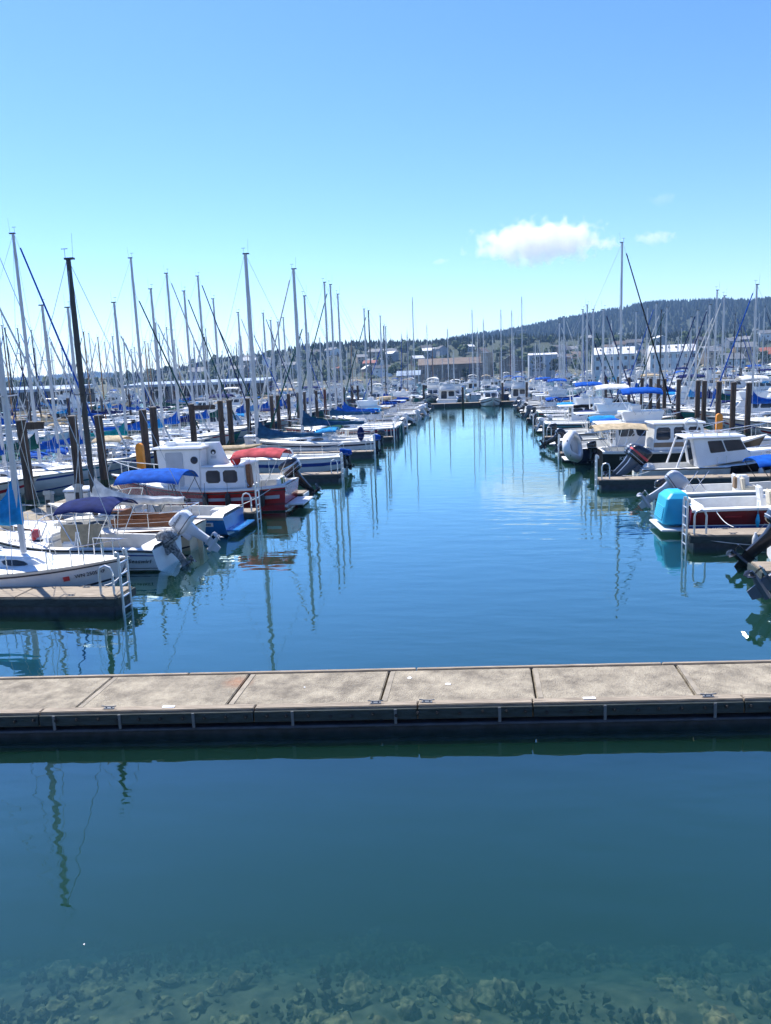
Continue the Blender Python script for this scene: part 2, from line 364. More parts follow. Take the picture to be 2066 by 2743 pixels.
for i in range(7000):
    x = random.uniform(-330, 1000); y = 2000-random.random()**1.2*640 if i > 1500 else 2000+random.uniform(-30, 40)
    z = hF(x, y); conifer(ff, x, y, z-2, random.uniform(11, 21), random.uniform(4.5, 7.5))
for i in range(1500):
    x = random.uniform(-2500, -900); y = 3000-random.random()*250 if i > 700 else 3000+random.uniform(-20, 30)
    conifer(fl, x, y, hL(x, y)-2, random.uniform(12, 20), random.uniform(7, 11))
for i in range(420):
    x = random.uniform(-420, 330); y = random.uniform(500, 830); z = hN(x, y) if y > 560 else 4
    leafy(fb, x, y, z-1, random.uniform(6, 11), random.uniform(3, 5.5))
for mb, nm, lb in ((fn, 'forest', 'dark conifers covering the low hill behind the town'), (ff, 'forest_far', 'hazy blue conifer forest on the high ridge'), (fl, 'forest_shore', 'distant blue woods across the bay')):
    tag(mb.build(nm, 'conifer', smooth=0), lb, 'forest', kind='stuff')
tag(fb.build('woodland', 'broadleaf', smooth=0), 'leafy green trees between the hillside houses', 'trees', kind='stuff')

# ---- town
for nm, c in (('wall_white', (.78, .77, .75)), ('wall_cream', (.5, .44, .33)), ('wall_grey', (.3, .32, .34)), ('wall_brown', (.2, .15, .11)), ('wall_blue', (.4, .45, .52)), ('wall_tan', (.42, .32, .22)),
              ('roof_grey', (.2, .21, .22)), ('roof_brown', (.15, .11, .085)), ('roof_dark', (.07, .075, .085)), ('roof_red', (.34, .1, .06)), ('roof_pale', (.68, .68, .68)), ('roof_blue', (.30, .38, .48))):
    mat(nm, c, .8, var=.15, scale=.4)
WIN = {}
def window_mesh(wd, ht):
    if (wd, ht) not in WIN:
        b = MB(); b.box((0, 0, 0), (wd, .12, ht)); WIN[(wd, ht)] = b.mesh('window', 'glass', 0)
    return WIN[(wd, ht)]
def building(name, label, cat, loc, rz, wx, wy, hw, hr, wm, rm, rows=1, cols=3, win=(1.4, 1.3), group=None, hip=.0, eave=.5):
    t = thing(name, label, cat, loc, rz, group)
    b = MB(); b.box((0, 0, hw/2-2), (wx, wy, hw+4))                       # walls go into the slope
    b.add([(-wx/2, -wy/2, hw), (-wx/2, wy/2, hw), (-wx/2, 0, hw+hr), (wx/2, -wy/2, hw), (wx/2, wy/2, hw), (wx/2, 0, hw+hr)], [(0, 1, 2), (3, 5, 4)])
    b.build('wall', wm, t, 0)
    e = eave; k = hr*2/wy; X = wx/2+e*.6; q = MB()
    for s in (-1, 1):
        y0 = s*(wy/2+e); z0 = hw-e*k; h_ = X-hip
        q.block([(-X, y0, z0), (X, y0, z0), (h_, 0, hw+hr), (-h_, 0, hw+hr), (-X, y0, z0+.3), (X, y0, z0+.3), (h_, 0, hw+hr+.3), (-h_, 0, hw+hr+.3)])
    q.build('roof', rm, t, 0)
    me = window_mesh(*win)
    for r_ in range(rows):
        for c_ in range(cols):
            inst('window', me, t, (-wx/2+wx*(c_+.5)/cols, -wy/2-.03, hw*(r_+.55)/rows))
    return t
for nm, lab, x, ln, lbl in (('warehouse', 'long white two-storey waterfront building with pale roof, nearer the tall mast', 73.5, 22.5, 0), ('warehouse', 'white two-storey waterfront building with row of roof vents, further right', 104.5, 24.5, 1)):
    t = building(nm, lab, 'building', (x, 450, 1.5), R(-2), ln, 15, 10, 3.7, 'wall_white', 'roof_pale', 2, 6, (1.5, 1.9))
    vm = MB(); vm.box((0, 0, 0), (.9, .9, .9)); vme = vm.mesh('roof_vent', 'roof_dark', 0)
    for i in range(4+2*lbl): inst('roof_vent', vme, t, (-ln/2+ln*(i+.8)/(4.6+2*lbl), -3.2, 12.6))
building('cannery', 'long low brown waterfront building with grey roof', 'building', (-16.5, 452, 1.5), R(1), 38, 16, 8.2, 3.4, 'wall_brown', 'roof_brown', 1, 8, (2.2, 2.2))
building('gabled_hall', 'dark gabled waterfront hall beside the round tank', 'building', (17.5, 448, 1.5), R(90), 16, 14, 8, 4.2, 'wall_brown', 'roof_grey', 1, 2, (1.6, 1.6))
building('blue_shed', 'pale blue flat industrial shed behind the gabled hall', 'building', (36, 470, 2), 0, 16, 14, 11, 1, 'wall_blue', 'roof_pale', 1, 2, (1.2, 1.2))
building('boathouse', 'low boathouse with blue roof at the far quay', 'building', (-40, 436, 1.2), 0, 13, 9, 3.2, 2.4, 'wall_tan', 'roof_blue', 1, 3, (1.4, 1.2))
building('quay_house', 'small white gabled house near the right quay', 'building', (137, 452, 1.5), R(20), 12, 9, 5, 3, 'wall_white', 'roof_grey', 1, 3, (1.2, 1.3))
building('quay_house', 'house with orange red roof near the right edge of the waterfront', 'building', (166, 470, 1.5), R(-10), 16, 10, 7, 3.5, 'wall_tan', 'roof_red', 1, 3, (1.2, 1.3))
t = thing('storage_tank', 'tall round tan storage tank beside the brown waterfront building', 'tank', (3.2, 447, 1.5))
b = MB(); b.loft([[(3.7*math.cos(a*math.pi/12), 3.7*math.sin(a*math.pi/12), z) for a in range(24)] for z in (-3, 13.6)]); b.build('shell', 'wall_tan', t, 40)
b = MB(); b.loft([[(r*math.cos(a*math.pi/12), r*math.sin(a*math.pi/12), z) for a in range(24)] for r, z in ((3.9, 13.6), (3.9, 13.9), (.3, 14.3))]); b.build('roof', 'roof_grey', t, 40)
wc = ['white', 'cream', 'grey', 'brown', 'blue', 'tan']; rc = ['grey', 'brown', 'dark', 'red', 'pale']
nh = 0
for i in range(400):
    if nh >= 85: break
    x = random.uniform(-230, 330); y = random.uniform(540, 800)
    if mnoise.noise((x*.015, y*.015, 1)) < -.25: continue
    if x < -120 and random.random() < .6: continue
    a = random.choice([0, 1, 2, 2, 5, 3]); c = random.choice([0, 0, 1, 2, 4] if random.random() < .97 else [3])
    z = hN(x, y) if y > 575 else 8
    ux = x/y; k1 = 'left of the brown cannery' if ux < -.085 else 'above the brown cannery' if ux < -.01 else 'above the round tank' if ux < .03 else 'above the tree clump' if ux < .115 else 'above the white warehouses' if ux < .26 else 'right of the white warehouses'
    k2 = 'low' if y < 610 else 'midway' if y < 690 else 'high'; st = 1 if random.random() < .6 else 2; lg = random.uniform(9, 15)
    building('house', f'{wc[a]} {"two-storey" if st == 2 else "long" if lg > 12.5 else "small"} house with {rc[c]} roof, {k2} on the hill {k1}', 'house', (x, y, max(z, 4)+.3), random.uniform(-.6, .6)+(1.57 if random.random() < .25 else 0),
             lg, random.uniform(7, 9), random.uniform(4, 6.5), random.uniform(1.8, 3), 'wall_'+wc[a], 'roof_'+rc[c], st, 3, group='houses on the hillside above the far quay'); nh += 1
for i, (x, y, h, lab) in enumerate([(31, 440, 11, 'dark bushy tree beside the gabled waterfront hall'), (41, 441, 9.5, 'second dark bushy tree beside the gabled hall, further right'), (128, 440, 8, 'bright green tree by the right waterfront buildings'), (-8, 438, 6, 'low dark tree in front of the brown waterfront building'), (150, 442, 9, 'round green tree near the orange roofed house')]):
    t = thing('tree', lab, 'tree', (x, y, 1))
    b = MB(); b.tube([(0, 0, -2), (.1, 0, h*.4), (0, .2, h*.75)], .35, 6, .1); b.build('trunk', 'pile', t)
    b = MB()
    for k in range(60):
        a = random.random()*6.3; rr = random.random()**.5*h*.42; zz = h*random.uniform(.28, .95); s_ = 1-abs(zz/h-.55)*1.3
        lump(b, (math.cos(a)*rr*s_, math.sin(a)*rr*s_, zz), random.uniform(.5, 1.1), k+i*70, .8, 5, 3, 1)
    b.build('crown', 'broadleaf' if i in (2, 4) else 'conifer', t, 0)
# covered moorage at the far left
for j, (x, y, ln, lab) in enumerate([(-103, 160, 34, 'long low covered moorage shed with pale blue roof edge'), (-66, 178, 34, 'second covered moorage shed roof behind the crowded masts')]):
    t = thing('moorage_shed', lab, 'shed', (x, y, 0))
    b = MB(); b.block([(-ln/2, -6, 4.7), (ln/2, -6, 4.7), (ln/2, 6, 5.3), (-ln/2, 6, 5.3), (-ln/2, -6, 5.25), (ln/2, -6, 5.25), (ln/2, 6, 5.9), (-ln/2, 6, 5.9)]); b.build('roof', 'roof_blue', t, 0)
    b = MB(); b.box((0, 5.5, 2.6), (ln, .2, 4.6)); b.build('shade_wall', 'roof_dark', t, 0)  # dark sheet at the back, its colour gives the shade beneath the roof
    b = MB(); b.tube([(0, 0, -2), (0, 0, 4.8)], .15, 6); me = b.mesh('post', 'pile')
    for k in range(8): inst('post', me, t, (-ln/2+1+k*(ln-2)/7, -5.5, 0))
# floating cloud and two wisps, far beyond the hills
def cloud_mat(dn, sc, rad):
    m = bpy.data.materials.new('cloud'); m.use_nodes = True; n = m.node_tree; n.nodes.clear(); L = n.links.new
    o = n.nodes.new('ShaderNodeOutputMaterial'); pv = n.nodes.new('ShaderNodeVolumePrincipled'); pv.inputs['Color'].default_value = (1, .985, .985, 1); pv.inputs['Anisotropy'].default_value = .2
    tc = n.nodes.new('ShaderNodeTexCoord'); nz = n.nodes.new('ShaderNodeTexNoise'); nz.inputs['Scale'].default_value = sc; nz.inputs['Detail'].default_value = 5; nz.inputs['Roughness'].default_value = .55; L(tc.outputs['Object'], nz.inputs[0])
    ln = n.nodes.new('ShaderNodeVectorMath'); ln.operation = 'LENGTH'; mp = n.nodes.new('ShaderNodeMapping'); mp.inputs['Scale'].default_value = [1/r for r in rad]; L(tc.outputs['Object'], mp.inputs[0]); L(mp.outputs[0], ln.inputs[0])
    a = n.nodes.new('ShaderNodeMath'); a.operation = 'MULTIPLY_ADD'; L(nz.outputs['Fac'], a.inputs[0]); a.inputs[1].default_value = 2.1; a.inputs[2].default_value = -.18
    s = n.nodes.new('ShaderNodeMath'); s.operation = 'SUBTRACT'; L(a.outputs[0], s.inputs[0]); L(ln.outputs['Value'], s.inputs[1])
    k = n.nodes.new('ShaderNodeMapRange'); k.inputs[1].default_value = 0; k.inputs[2].default_value = .35; k.inputs[3].default_value = 0; k.inputs[4].default_value = dn; L(s.outputs[0], k.inputs[0])
    L(k.outputs[0], pv.inputs['Density']); L(pv.outputs[0], o.inputs['Volume']); m.cycles.volume_step_rate = 1.0
    return m
for lab, c, rad, dn in (('white cumulus cloud above the far hill', (300, 4000, 612), (345, 170, 108), .015), ('faint pink wisp of cloud right of the tall mast', (835, 4000, 600), (110, 70, 34), .006), ('tiny pale cloud puff left of the cumulus', (-195, 4000, 549), (45, 40, 18), .004), ('faint small wisp of cloud high on the right', (870, 4000, 775), (70, 50, 34), .0016)):
    b = MB(); b.ball((0, 0, 0), 1, 16, 10, tuple(r*1.25 for r in rad)); o = b.build('cloud', cloud_mat(dn, 1/62 if rad[0] > 200 else 1/30, rad), loc=c); tag(o, lab, 'cloud')
    o['kind'] = 'stuff'
# air
def haze_mat():
    m = bpy.data.materials.new('haze'); m.use_nodes = True; n = m.node_tree; n.nodes.clear()
    o = n.nodes.new('ShaderNodeOutputMaterial'); v = n.nodes.new('ShaderNodeVolumePrincipled')
    v.inputs['Color'].default_value = (.36, .6, 1, 1); v.inputs['Density'].default_value = HAZE; v.inputs['Anisotropy'].default_value = .3
    n.links.new(v.outputs[0], o.inputs['Volume']); MATS['haze'] = m
HAZE = .000115
haze_mat()
b = MB(); b.block([(-2700, -45, -10), (1400, -45, -10), (1400, 3700, -10), (-2700, 3700, -10), (-2700, -45, 185), (1400, -45, 185), (1400, 3700, 185), (-2700, 3700, 185)])
tag(b.build('haze', 'haze', smooth=0), 'thin blue haze over the harbour and hills', 'haze', kind='stuff')

# ================================================================== DOCKS
def rust_concrete():
    m = MATS['concrete'].copy(); m.name = 'concrete_rust'; n = m.node_tree; L = n.links.new; b = n.nodes['Principled BSDF']
    old = b.inputs['Base Color'].links[0].from_socket
    tc = n.nodes.new('ShaderNodeTexCoord'); mp = n.nodes.new('ShaderNodeMapping'); mp.inputs['Location'].default_value = (-RX*3.2, -RY*3.2, 0); mp.inputs['Scale'].default_value = (3.2, 3.2, 0); L(tc.outputs['Object'], mp.inputs[0])
    g = n.nodes.new('ShaderNodeTexGradient'); g.gradient_type = 'SPHERICAL'; L(mp.outputs[0], g.inputs[0])
    nz = n.nodes.new('ShaderNodeTexNoise'); nz.inputs['Scale'].default_value = 9; nz.inputs['Detail'].default_value = 6; L(tc.outputs['Object'], nz.inputs[0])
    mu = n.nodes.new('ShaderNodeMath'); mu.operation = 'MULTIPLY'; L(g.outputs['Fac'], mu.inputs[0]); L(nz.outputs['Fac'], mu.inputs[1])
    mx = n.nodes.new('ShaderNodeMixRGB'); L(mu.outputs[0], mx.inputs[0]); L(old, mx.inputs[1]); mx.inputs[2].default_value = (.33, .1, .03, 1); L(mx.outputs[0], b.inputs['Base Color'])
    MATS['concrete_rust'] = m
DK = .42
SK = R(4.77); CS, SN = math.cos(SK), math.sin(SK)
YN, YF, X0, MOD = 11.205, 12.746, -6.545, 2.44
DOR = Vector((0, 11.97, 0))
def D(x, y, z): return Vector((x*CS, y+x*SN, z))-DOR
RX, RY = (X0+MOD*1-.10)*CS, YF-.45+(X0+MOD)*SN-11.97
rust_concrete()
dock = thing('floating_dock', 'weathered concrete floating dock crossing the whole foreground', 'dock', DOR)
def dblock(x0, x1, y0, y1, z0, z1, mb=None):
    mb = mb or MB(); return mb.block([D(x0, y0, z0), D(x1, y0, z0), D(x1, y1, z0), D(x0, y1, z0), D(x0, y0, z1), D(x1, y0, z1), D(x1, y1, z1), D(x0, y1, z1)])
for i in range(-3, 8):
    x = X0+MOD*i
    dblock(x+.018, x+MOD-.018, YN+.17, YF-.085, .12, DK+random.uniform(-.004, .004)).build('slab', 'concrete_rust' if i in (0, 1) else 'concrete', dock, 0, bevel=.012)
    dblock(x+.03, x+.11, YN+.20, YF-.12, DK-.01, DK+.0085).build('trowel_edge', 'concrete_edge', dock, 0)
dblock(X0-MOD*3, X0+MOD*8, YN+.06, YF-.06, -.25, .115).build('float', 'float_tub', dock, 0)
for k, (a, c) in enumerate(zip([-14, -7.02, -3.6, -1.05, .72, 3.9, 6.05], [-7.03, -3.61, -1.06, .71, 3.89, 6.04, 13])):
    dblock(a, c-.012, YN+.005, YN+.165, DK-.06, DK+.018+.004*(k % 2)).build('timber_cap', 'timber_deck', dock, 0, bevel=.01)
    dblock(a, c-.012, YN-.04, YN+.003, .225, DK-.025).build('waler', 'timber_wet', dock, 0, bevel=.006)
for k, (a, c) in enumerate([(-14, -5.2), (-5.19, -1.2), (-1.19, 3.0), (2.99+.02, 13)]):
    dblock(a, c-.012, YF-.08, YF, DK-.06, DK+.022).build('timber_cap', 'timber_deck', dock, 0, bevel=.01)
    dblock(a, c-.012, YF+.002, YF+.045, .12, DK).build('waler', 'timber_wet', dock, 0, bevel=.006)
b = MB(); b.tube([D(-14, YN-.01, .12), D(13, YN-.01, .12)], .032, 8); b.build('float_rim', 'float_tub', dock)
me = MB(); me.box((0, 0, 0), (.045, .02, .24)); me = me.mesh('bracket', 'galv', 0, .004)
for x in (-7.95, -6.78, -5.73, -4.56, -3.0, -1.4, .2, 1.8, 3.45, 5.1, 6.7): inst('bracket', me, dock, D(x, YN-.053, .28), SK)
me = MB(); me.tube([(0, -.02, 0), (0, .01, 0)], .028, 8); me.tube([(0, -.035, 0), (0, 0, 0)], .013, 6); me = me.mesh('bolt', 'rubber')
for i in range(46): inst('bolt', me, dock, D(-8.1+.335*i+random.uniform(-.03, .03), YN-.045, .315+random.uniform(-.02, .02)), SK)
def cleat_mesh():
    b = MB(); b.tube([(-.12, 0, .045), (-.05, 0, .034), (.05, 0, .034), (.12, 0, .045)], .009, 6)
    for s in (-.045, .045): b.tube([(s, 0, 0), (s, 0, .036)], .011, 6)
    b.box((0, 0, .005), (.16, .06, .012)); return b.mesh('cleat', 'galv')
CLEAT = cleat_mesh()
for x in (-5.95, -1.72, -.92, 3.38): inst('cleat', CLEAT, dock, D(x, YN+.09, DK+.022), SK+random.uniform(-.1, .1))
b = MB(); b.box((0, 0, 0), (.19, .07, .012)); PLATE = b.mesh('number_plate', 'text_white', 0)
for x in (-5.0, 1.58): inst('number_plate', PLATE, dock, D(x, YN+.10, DK+.028), SK)
for i, (x, y, r) in enumerate([(-1.28, YF-.42, .04), (-.62, YF-.72, .042), (5.35, YF-.5, .03), (-3.0, YF-.72, .016)]):
    q = MB(); lump(q, (0, 0, 0), r, i*5.7, .06, 10, 4, .9); q.build('dropping', 'text_white', dock, 60, loc=D(x, y, DK+.006), rz=.2)

def ladder(parent, x, y, d, top=1.5, wd=.42, along='x'):
    """ladder hung on a finger's end: two rails and rungs; d = outward direction in x"""
    L = bpy.data.objects.new('ladder', None); COL.objects.link(L); L.parent = parent; L.location = (x, y, 0)
    for s in (-.5, .5):
        b = MB(); b.tube([(-.02*d, s*wd, top-.12), (.0, s*wd, top), (.03*d, s*wd, top), (.05*d, s*wd, top-.1), (.06*d, s*wd, -1.0)], .034, 8); b.build('rail', 'alu', L)
    b = MB(); b.tube([(.06*d, -.5*wd, 0), (.06*d, .5*wd, 0)], .022, 6); me = b.mesh('rung', 'alu')
    for k in range(6): inst('rung', me, L, (0, 0, top-.28-k*.28))
    return L
def hoop(parent, x, y, rz=0):
    b = MB(); b.tube([(-.17, 0, 0), (-.17, 0, .55), (-.12, 0, .68), (0, 0, .73), (.12, 0, .68), (.17, 0, .55), (.17, 0, 0)], .03, 8)
    o = b.build('grab_rail', 'alu', parent, loc=(x, y, DK), rz=rz)
FINGERS = 0
def finger(xe, y, d, ln, wd=.9, label='', lad=True, hp=True, top=1.5, mt='timber_deck', white_end=False):
    """finger dock: outer end at xe, centre line y, outward direction d (+1 = towards +X)"""
    t = thing('finger_dock', label, 'dock', (xe, y, 0), 0, 'finger docks between the slips')
    n = max(2, int(ln/2.4)); s = ln/n
    b = MB(); b.box((-d*s/2, 0, DK-.05), (s-.02, wd, .1)); me = b.mesh('slab', mt, 0, .012)
    for k in range(n): inst('slab', me, t, (-d*s*k, 0, random.uniform(-.004, .004)))
    for q in (-1, 1):
        b = MB(); b.box((-d*ln/2, q*(wd/2+.025), DK-.14), (ln, .045, .2)); b.build('waler', 'timber_wet', t, 0, .008)
    b = MB(); b.box((d*.03, 0, DK-.14), (.05, wd+.09, .2)); b.build('end_board', 'fender_white' if white_end else 'timber_wet', t, 0, .008)
    b = MB(); b.box((-d*ln/2, 0, .0), (ln-.15, wd-.1, .5)); b.build('float', 'float_tub', t, 0, .03)
    if lad: ladder(t, d*.07, -.16, d, top)
    if hp: hoop(t, -d*.28, -wd*.32, 0)
    for k in (1.2, ln*.55):
        for q in (-1, 1): inst('cleat', CLEAT, t, (-d*k, q*wd*.4, DK))
    return t
def walkway(xc, wd, y0, y1, label, mt='timber_deck'):
    t = thing('walkway', label, 'dock', (xc, y0, 0), 0); n = int((y1-y0)/3.0); s = (y1-y0)/n
    b = MB(); b.box((0, s/2, DK-.06), (wd, s-.025, .12)); me = b.mesh('slab', mt, 0, .012)
    for k in range(n): inst('slab', me, t, (0, s*k, 0))
    for q in (-1, 1):
        b = MB(); b.box((q*(wd/2+.03), (y1-y0)/2, DK-.15), (.05, y1-y0, .2)); b.build('waler', 'timber_wet', t, 0, .008)
    b = MB(); b.box((0, (y1-y0)/2, 0), (wd-.15, y1-y0-.2, .45)); b.build('float', 'float_tub', t, 0)
    return t
walkway(-17.9, 2.3, 14.5, 122, 'long left hand walkway dock behind the moored boats', 'concrete')
walkway(15.9, 2.3, 16, 122, 'long right hand walkway dock behind the moored boats', 'concrete')
walkway(-52.2, 2.4, 50, 200, 'second walkway dock further left between crowded slips')
walkway(49.5, 2.4, 45, 200, 'second walkway dock further right between crowded slips')
FL = [(-8.9, 17.55, True, True, 'near left finger dock with ladder beside the grey hulled sailboat'), (-8.85, 28.95, True, True, 'finger dock with ladder between blue motorboat and red tug'), (-7.95, 33.6, False, False, 'short finger dock with white corner bumpers astern of the red tug'),
      (-7.5, 40.1, True, True, 'finger dock with ladder beyond the large black outboard'), (-7.35, 51.7, True, True, 'finger dock with ladder beside the sailboat lettered Serendipity')]
for k, (xe, y, a, h, lb) in enumerate(FL): finger(xe, y, 1, -xe-16.75 if False else 16.75+xe, .95, lb, a, h, white_end=(k == 2))
for k, y in enumerate((63.2, 74.7, 86.2, 97.7, 109.2)): finger(-7.3, y, 1, 9.4, .9, f'{ORD[k]} finger dock past the Serendipity sailboat on the left row', k < 3, k < 3)
FR = [(6.75, 19.6, False, False, 'short tan ended float between two outboards at the right edge'), (6.15, 23.8, True, True, 'right finger dock with ladder beside the dark red speedboat'), (5.25, 35.8, True, True, 'right finger dock with ladder beside the grey twin outboards')]
for k, (xe, y, a, h, lb) in enumerate(FR): finger(xe, y, -1, 14.75-xe, .95, lb, a, h, mt='timber_deck')
for k, y in enumerate((47.4, 58.9, 70.4, 81.9, 93.4, 104.9)): finger(4.7, y, -1, 10, .9, f'{ORD[k]} finger dock past the twin outboards on the right row', k < 3, k < 3)
# cross dock that closes the fairway
t = thing('floating_dock', 'low dark cross dock closing the far end of the fairway', 'dock', (-1.4, 124.5, 0), R(3))
for k in range(5):
    b = MB(); b.box((-6+k*3.0, 0, .25), (2.95, 2.2, .5)); b.build('slab', 'timber_wet', t, 0, .02)
    b = MB(); b.box((-6+k*3.0, 0, .53), (2.9, 2.1, .06)); b.build('deck_board', 'timber_deck', t, 0)

# ---- pilings
def pile_mesh(seed, h):
    rnd = random.Random(seed); rings = []
    for i in range(9):
        z = -3+(h+3)*i/8; r = .19*(1-.05*i/8)
        rings.append([((r+rnd.uniform(-.012, .012))*math.cos(2*math.pi*k/10)+.012*math.sin(i*1.3+seed), (r+rnd.uniform(-.012, .012))*math.sin(2*math.pi*k/10), z+(.02*math.cos(k+seed) if i == 8 else 0)) for k in range(10)])
    b = MB(); b.loft(rings); return b
PM = [pile_mesh(s, 1).mesh('shaft', 'pile', 50) for s in range(3)]
b = MB(); b.loft([[(r*math.cos(2*math.pi*k/10), r*math.sin(2*math.pi*k/10), z) for k in range(10)] for r, z in ((.21, -2.5), (.215, .3), (.205, .75), (.18, .8))]); WEED = b.mesh('weed_band', 'pile_weed')
b = MB(); b.loft([[(r*math.cos(2*math.pi*k/10), r*math.sin(2*math.pi*k/10), z) for k in range(10)] for r, z in ((.2, -.02), (.2, .03), (.02, .07))]); PCAP = b.mesh('cap', 'pile_cap')
PN = [0]
def pile(x, y, h, label, group, beam=None, red=False, r=1.0):
    t = thing('piling', label, 'piling', (x, y, 0), random.random()*6, group); PN[0] += 1
    b = pile_mesh(PN[0], h); b.build('shaft', 'pile_red' if red else 'pile', t, 50); t.scale = (r, r, 1)
    inst('weed_band', WEED, t); inst('cap', PCAP, t, (0, 0, h))
    if beam:
        t.rotation_euler = (0, 0, 0); q = MB(); q.box((beam/2, -.12, h-.22), (beam, .14, .3)); q.build('cross_beam', 'pile', t, 0, .02)
    return t
LP = [(-19.35, 30.6, 4.15, .95, 'thick left timber piling with cross beam, weedy foot beside the walkway'), (-19.1, 34.3, 4.1, 0, 'timber piling left of the black mast beside the walkway'), (-19.0, 36.6, 4.0, 0, 'timber piling just right of the black mast'),
      (-19.2, 42.2, 4.0, 0, 'left piling of the close pair behind the red tug'), (-19.1, 43.4, 4.1, 0, 'right piling of the close pair behind the red tug'), (-19.3, 50.0, 4.0, 1.5, 'piling with cross beam beyond the orange cabinet'),
      (-19.3, 55.8, 4.0, 0, 'left piling of the second close pair along the left walkway'), (-19.0, 57.0, 4.0, 0, 'right piling of the second close pair along the left walkway')]
for x, y, h, bm, lb in LP: pile(x, y, h, lb, 'pilings along the left walkway', bm, r=1.12)
for k, (x, y) in enumerate([(-19.6, 63.7), (-19.0, 64.0), (-19.4, 70.5), (-19.1, 71.6), (-19.3, 76.6), (-19.4, 81), (-19.2, 83.4), (-19.0, 88.5), (-19.4, 95.5), (-19.2, 102), (-19.2, 108), (-19.2, 115), (-19.2, 120.5)]):
    pile(x, y, 3.9, 'dark reddish piling along the left walkway' if k == 8 else f'{ORD[k]} plain timber piling past the second close pair on the left walkway', 'pilings along the left walkway', None, k == 8)
for k, (x, y) in enumerate([(17.35, 34.5), (17.3, 53.2), (17.3, 56.3), (17.2, 59.3), (17.3, 63.4), (17.25, 65), (17.3, 71.4), (17.3, 76.7), (17.2, 78.8), (17.3, 82.8), (17.2, 86.7), (17.3, 94.7), (17.3, 101.8), (17.3, 112)]):
    pile(x, y, 4.0, f'{ORD[k]} timber piling along the right walkway counted from the camera', 'pilings along the right walkway', None, False, 1.02)
for k, (x, y) in enumerate([(-53.8, 60+9*i) for i in range(14)]): pile(x, y, 4.0, f'{ORD[k]} piling of the distant row along the second left walkway', 'pilings along the second left walkway')
for k, (x, y) in enumerate([(51.1, 52+10*i) for i in range(13)]): pile(x, y, 4.0, f'{ORD[k]} piling of the distant row along the second right walkway', 'pilings along the second right walkway')
for k, (x, y, h, lb) in enumerate([(-8.9, 121, 3.6, 'lone dark piling at the far left corner of the fairway'), (6.4, 112, 3.6, 'lone dark piling at the far right corner of the fairway'), (-2.9, 123, 3.0, 'piling at the middle of the far cross dock'), (3.4, 127, 3.4, 'grey piling behind the right end of the far cross dock')]):
    pile(x, y, h, lb, 'pilings round the far cross dock')

# ---- things on the walkways
def pedestal(x, y, lb, mt='beige_plastic', h=1.05):
    t = thing('power_pedestal', lb, 'power post', (x, y, DK)); b = MB(); b.box((0, 0, h*.42), (.26, .24, h*.84)); b.build('post', mt, t, 0, .015)
    b = MB(); b.block([(-.17, -.16, h*.84), (.17, -.16, h*.84), (.17, .16, h*.84), (-.17, .16, h*.84), (-.15, -.15, h), (.15, -.15, h), (.15, .15, h*.93), (-.15, .15, h*.93)]); b.build('hood', mt, t, 0, .01)
    b = MB(); b.box((0, -.125, h*.5), (.16, .02, .3)); b.build('socket_panel', 'rubber', t, 0)
pedestal(-17.15, 28.4, 'grey power pedestal at the foot of the thick left piling'); pedestal(-16.95, 30.3, 'second grey power pedestal beside the white dock box')
pedestal(15.2, 57, 'grey power pedestal on the right walkway', h=1.2)
def cabinet(x, y, lb, h=1.35):
    t = thing('life_ring_cabinet', lb, 'cabinet', (x, y, DK)); n = 14
    prof = [(-.2, 0), (-.2, h-.25)]+[(-.2*math.cos(a*math.pi/8), h-.25+.22*math.sin(a*math.pi/8)) for a in range(1, 8)]+[(.2, h-.25), (.2, 0)]
    b = MB(); b.loft([[(px, s, pz) for px, pz in prof] for s in (-.13, .13)]); b.build('shell', 'orange', t, 30)
    b = MB(); b.box((0, -.14, .75), (.26, .02, .5)); b.build('door', 'orange', t, 0, .008)
    b = MB(); b.box((0, 0, .04), (.5, .36, .08)); b.build('base', 'pile_cap', t, 0)
cabinet(-18.65, 40.2, 'orange round topped safety cabinet on the left walkway behind the tug', 1.9); cabinet(15.6, 53.5, 'orange safety cabinet on the right walkway among pilings', 1.7)
def dock_box(x, y, lb, rz=0):
    t = thing('dock_box', lb, 'dock box', (x, y, DK), rz); b = MB(); b.block([(-.5, -.3, 0), (.5, -.3, 0), (.5, .3, 0), (-.5, .3, 0), (-.55, -.33, .55), (.55, -.33, .55), (.55, .33, .6), (-.55, .33, .6)]); b.build('bin', 'gelcoat', t, 0, .02)
    b = MB(); b.block([(-.6, -.38, .6), (.6, -.38, .6), (.6, .38, .65), (-.6, .38, .65), (-.56, -.34, .7), (.56, -.34, .7), (.56, .34, .78), (-.56, .34, .78)]); b.build('lid', 'gelcoat', t, 0, .02)
dock_box(-17.4, 31.2, 'white dock box by the black mast on the left walkway'); dock_box(-18.0, 59, 'white dock box beyond the second piling pair'); dock_box(15.7, 46, 'white dock box on the right walkway beside a piling', .1); dock_box(15.3, 40, 'white dock box near the pilothouse workboat')

for i, (x, y) in enumerate([(-4.02, 6.35)]):
    q = MB(); lump(q, (0, 0, 0), .009, i, .35, 8, 4, .8); o = q.build('feather', 'text_white', loc=(x, y, .004)); tag(o, ['white speck of feather floating near the lower left corner', 'white feather speck floating below the dock centre', 'tiny white feather floating under the left part of the dock'][i], 'feather')

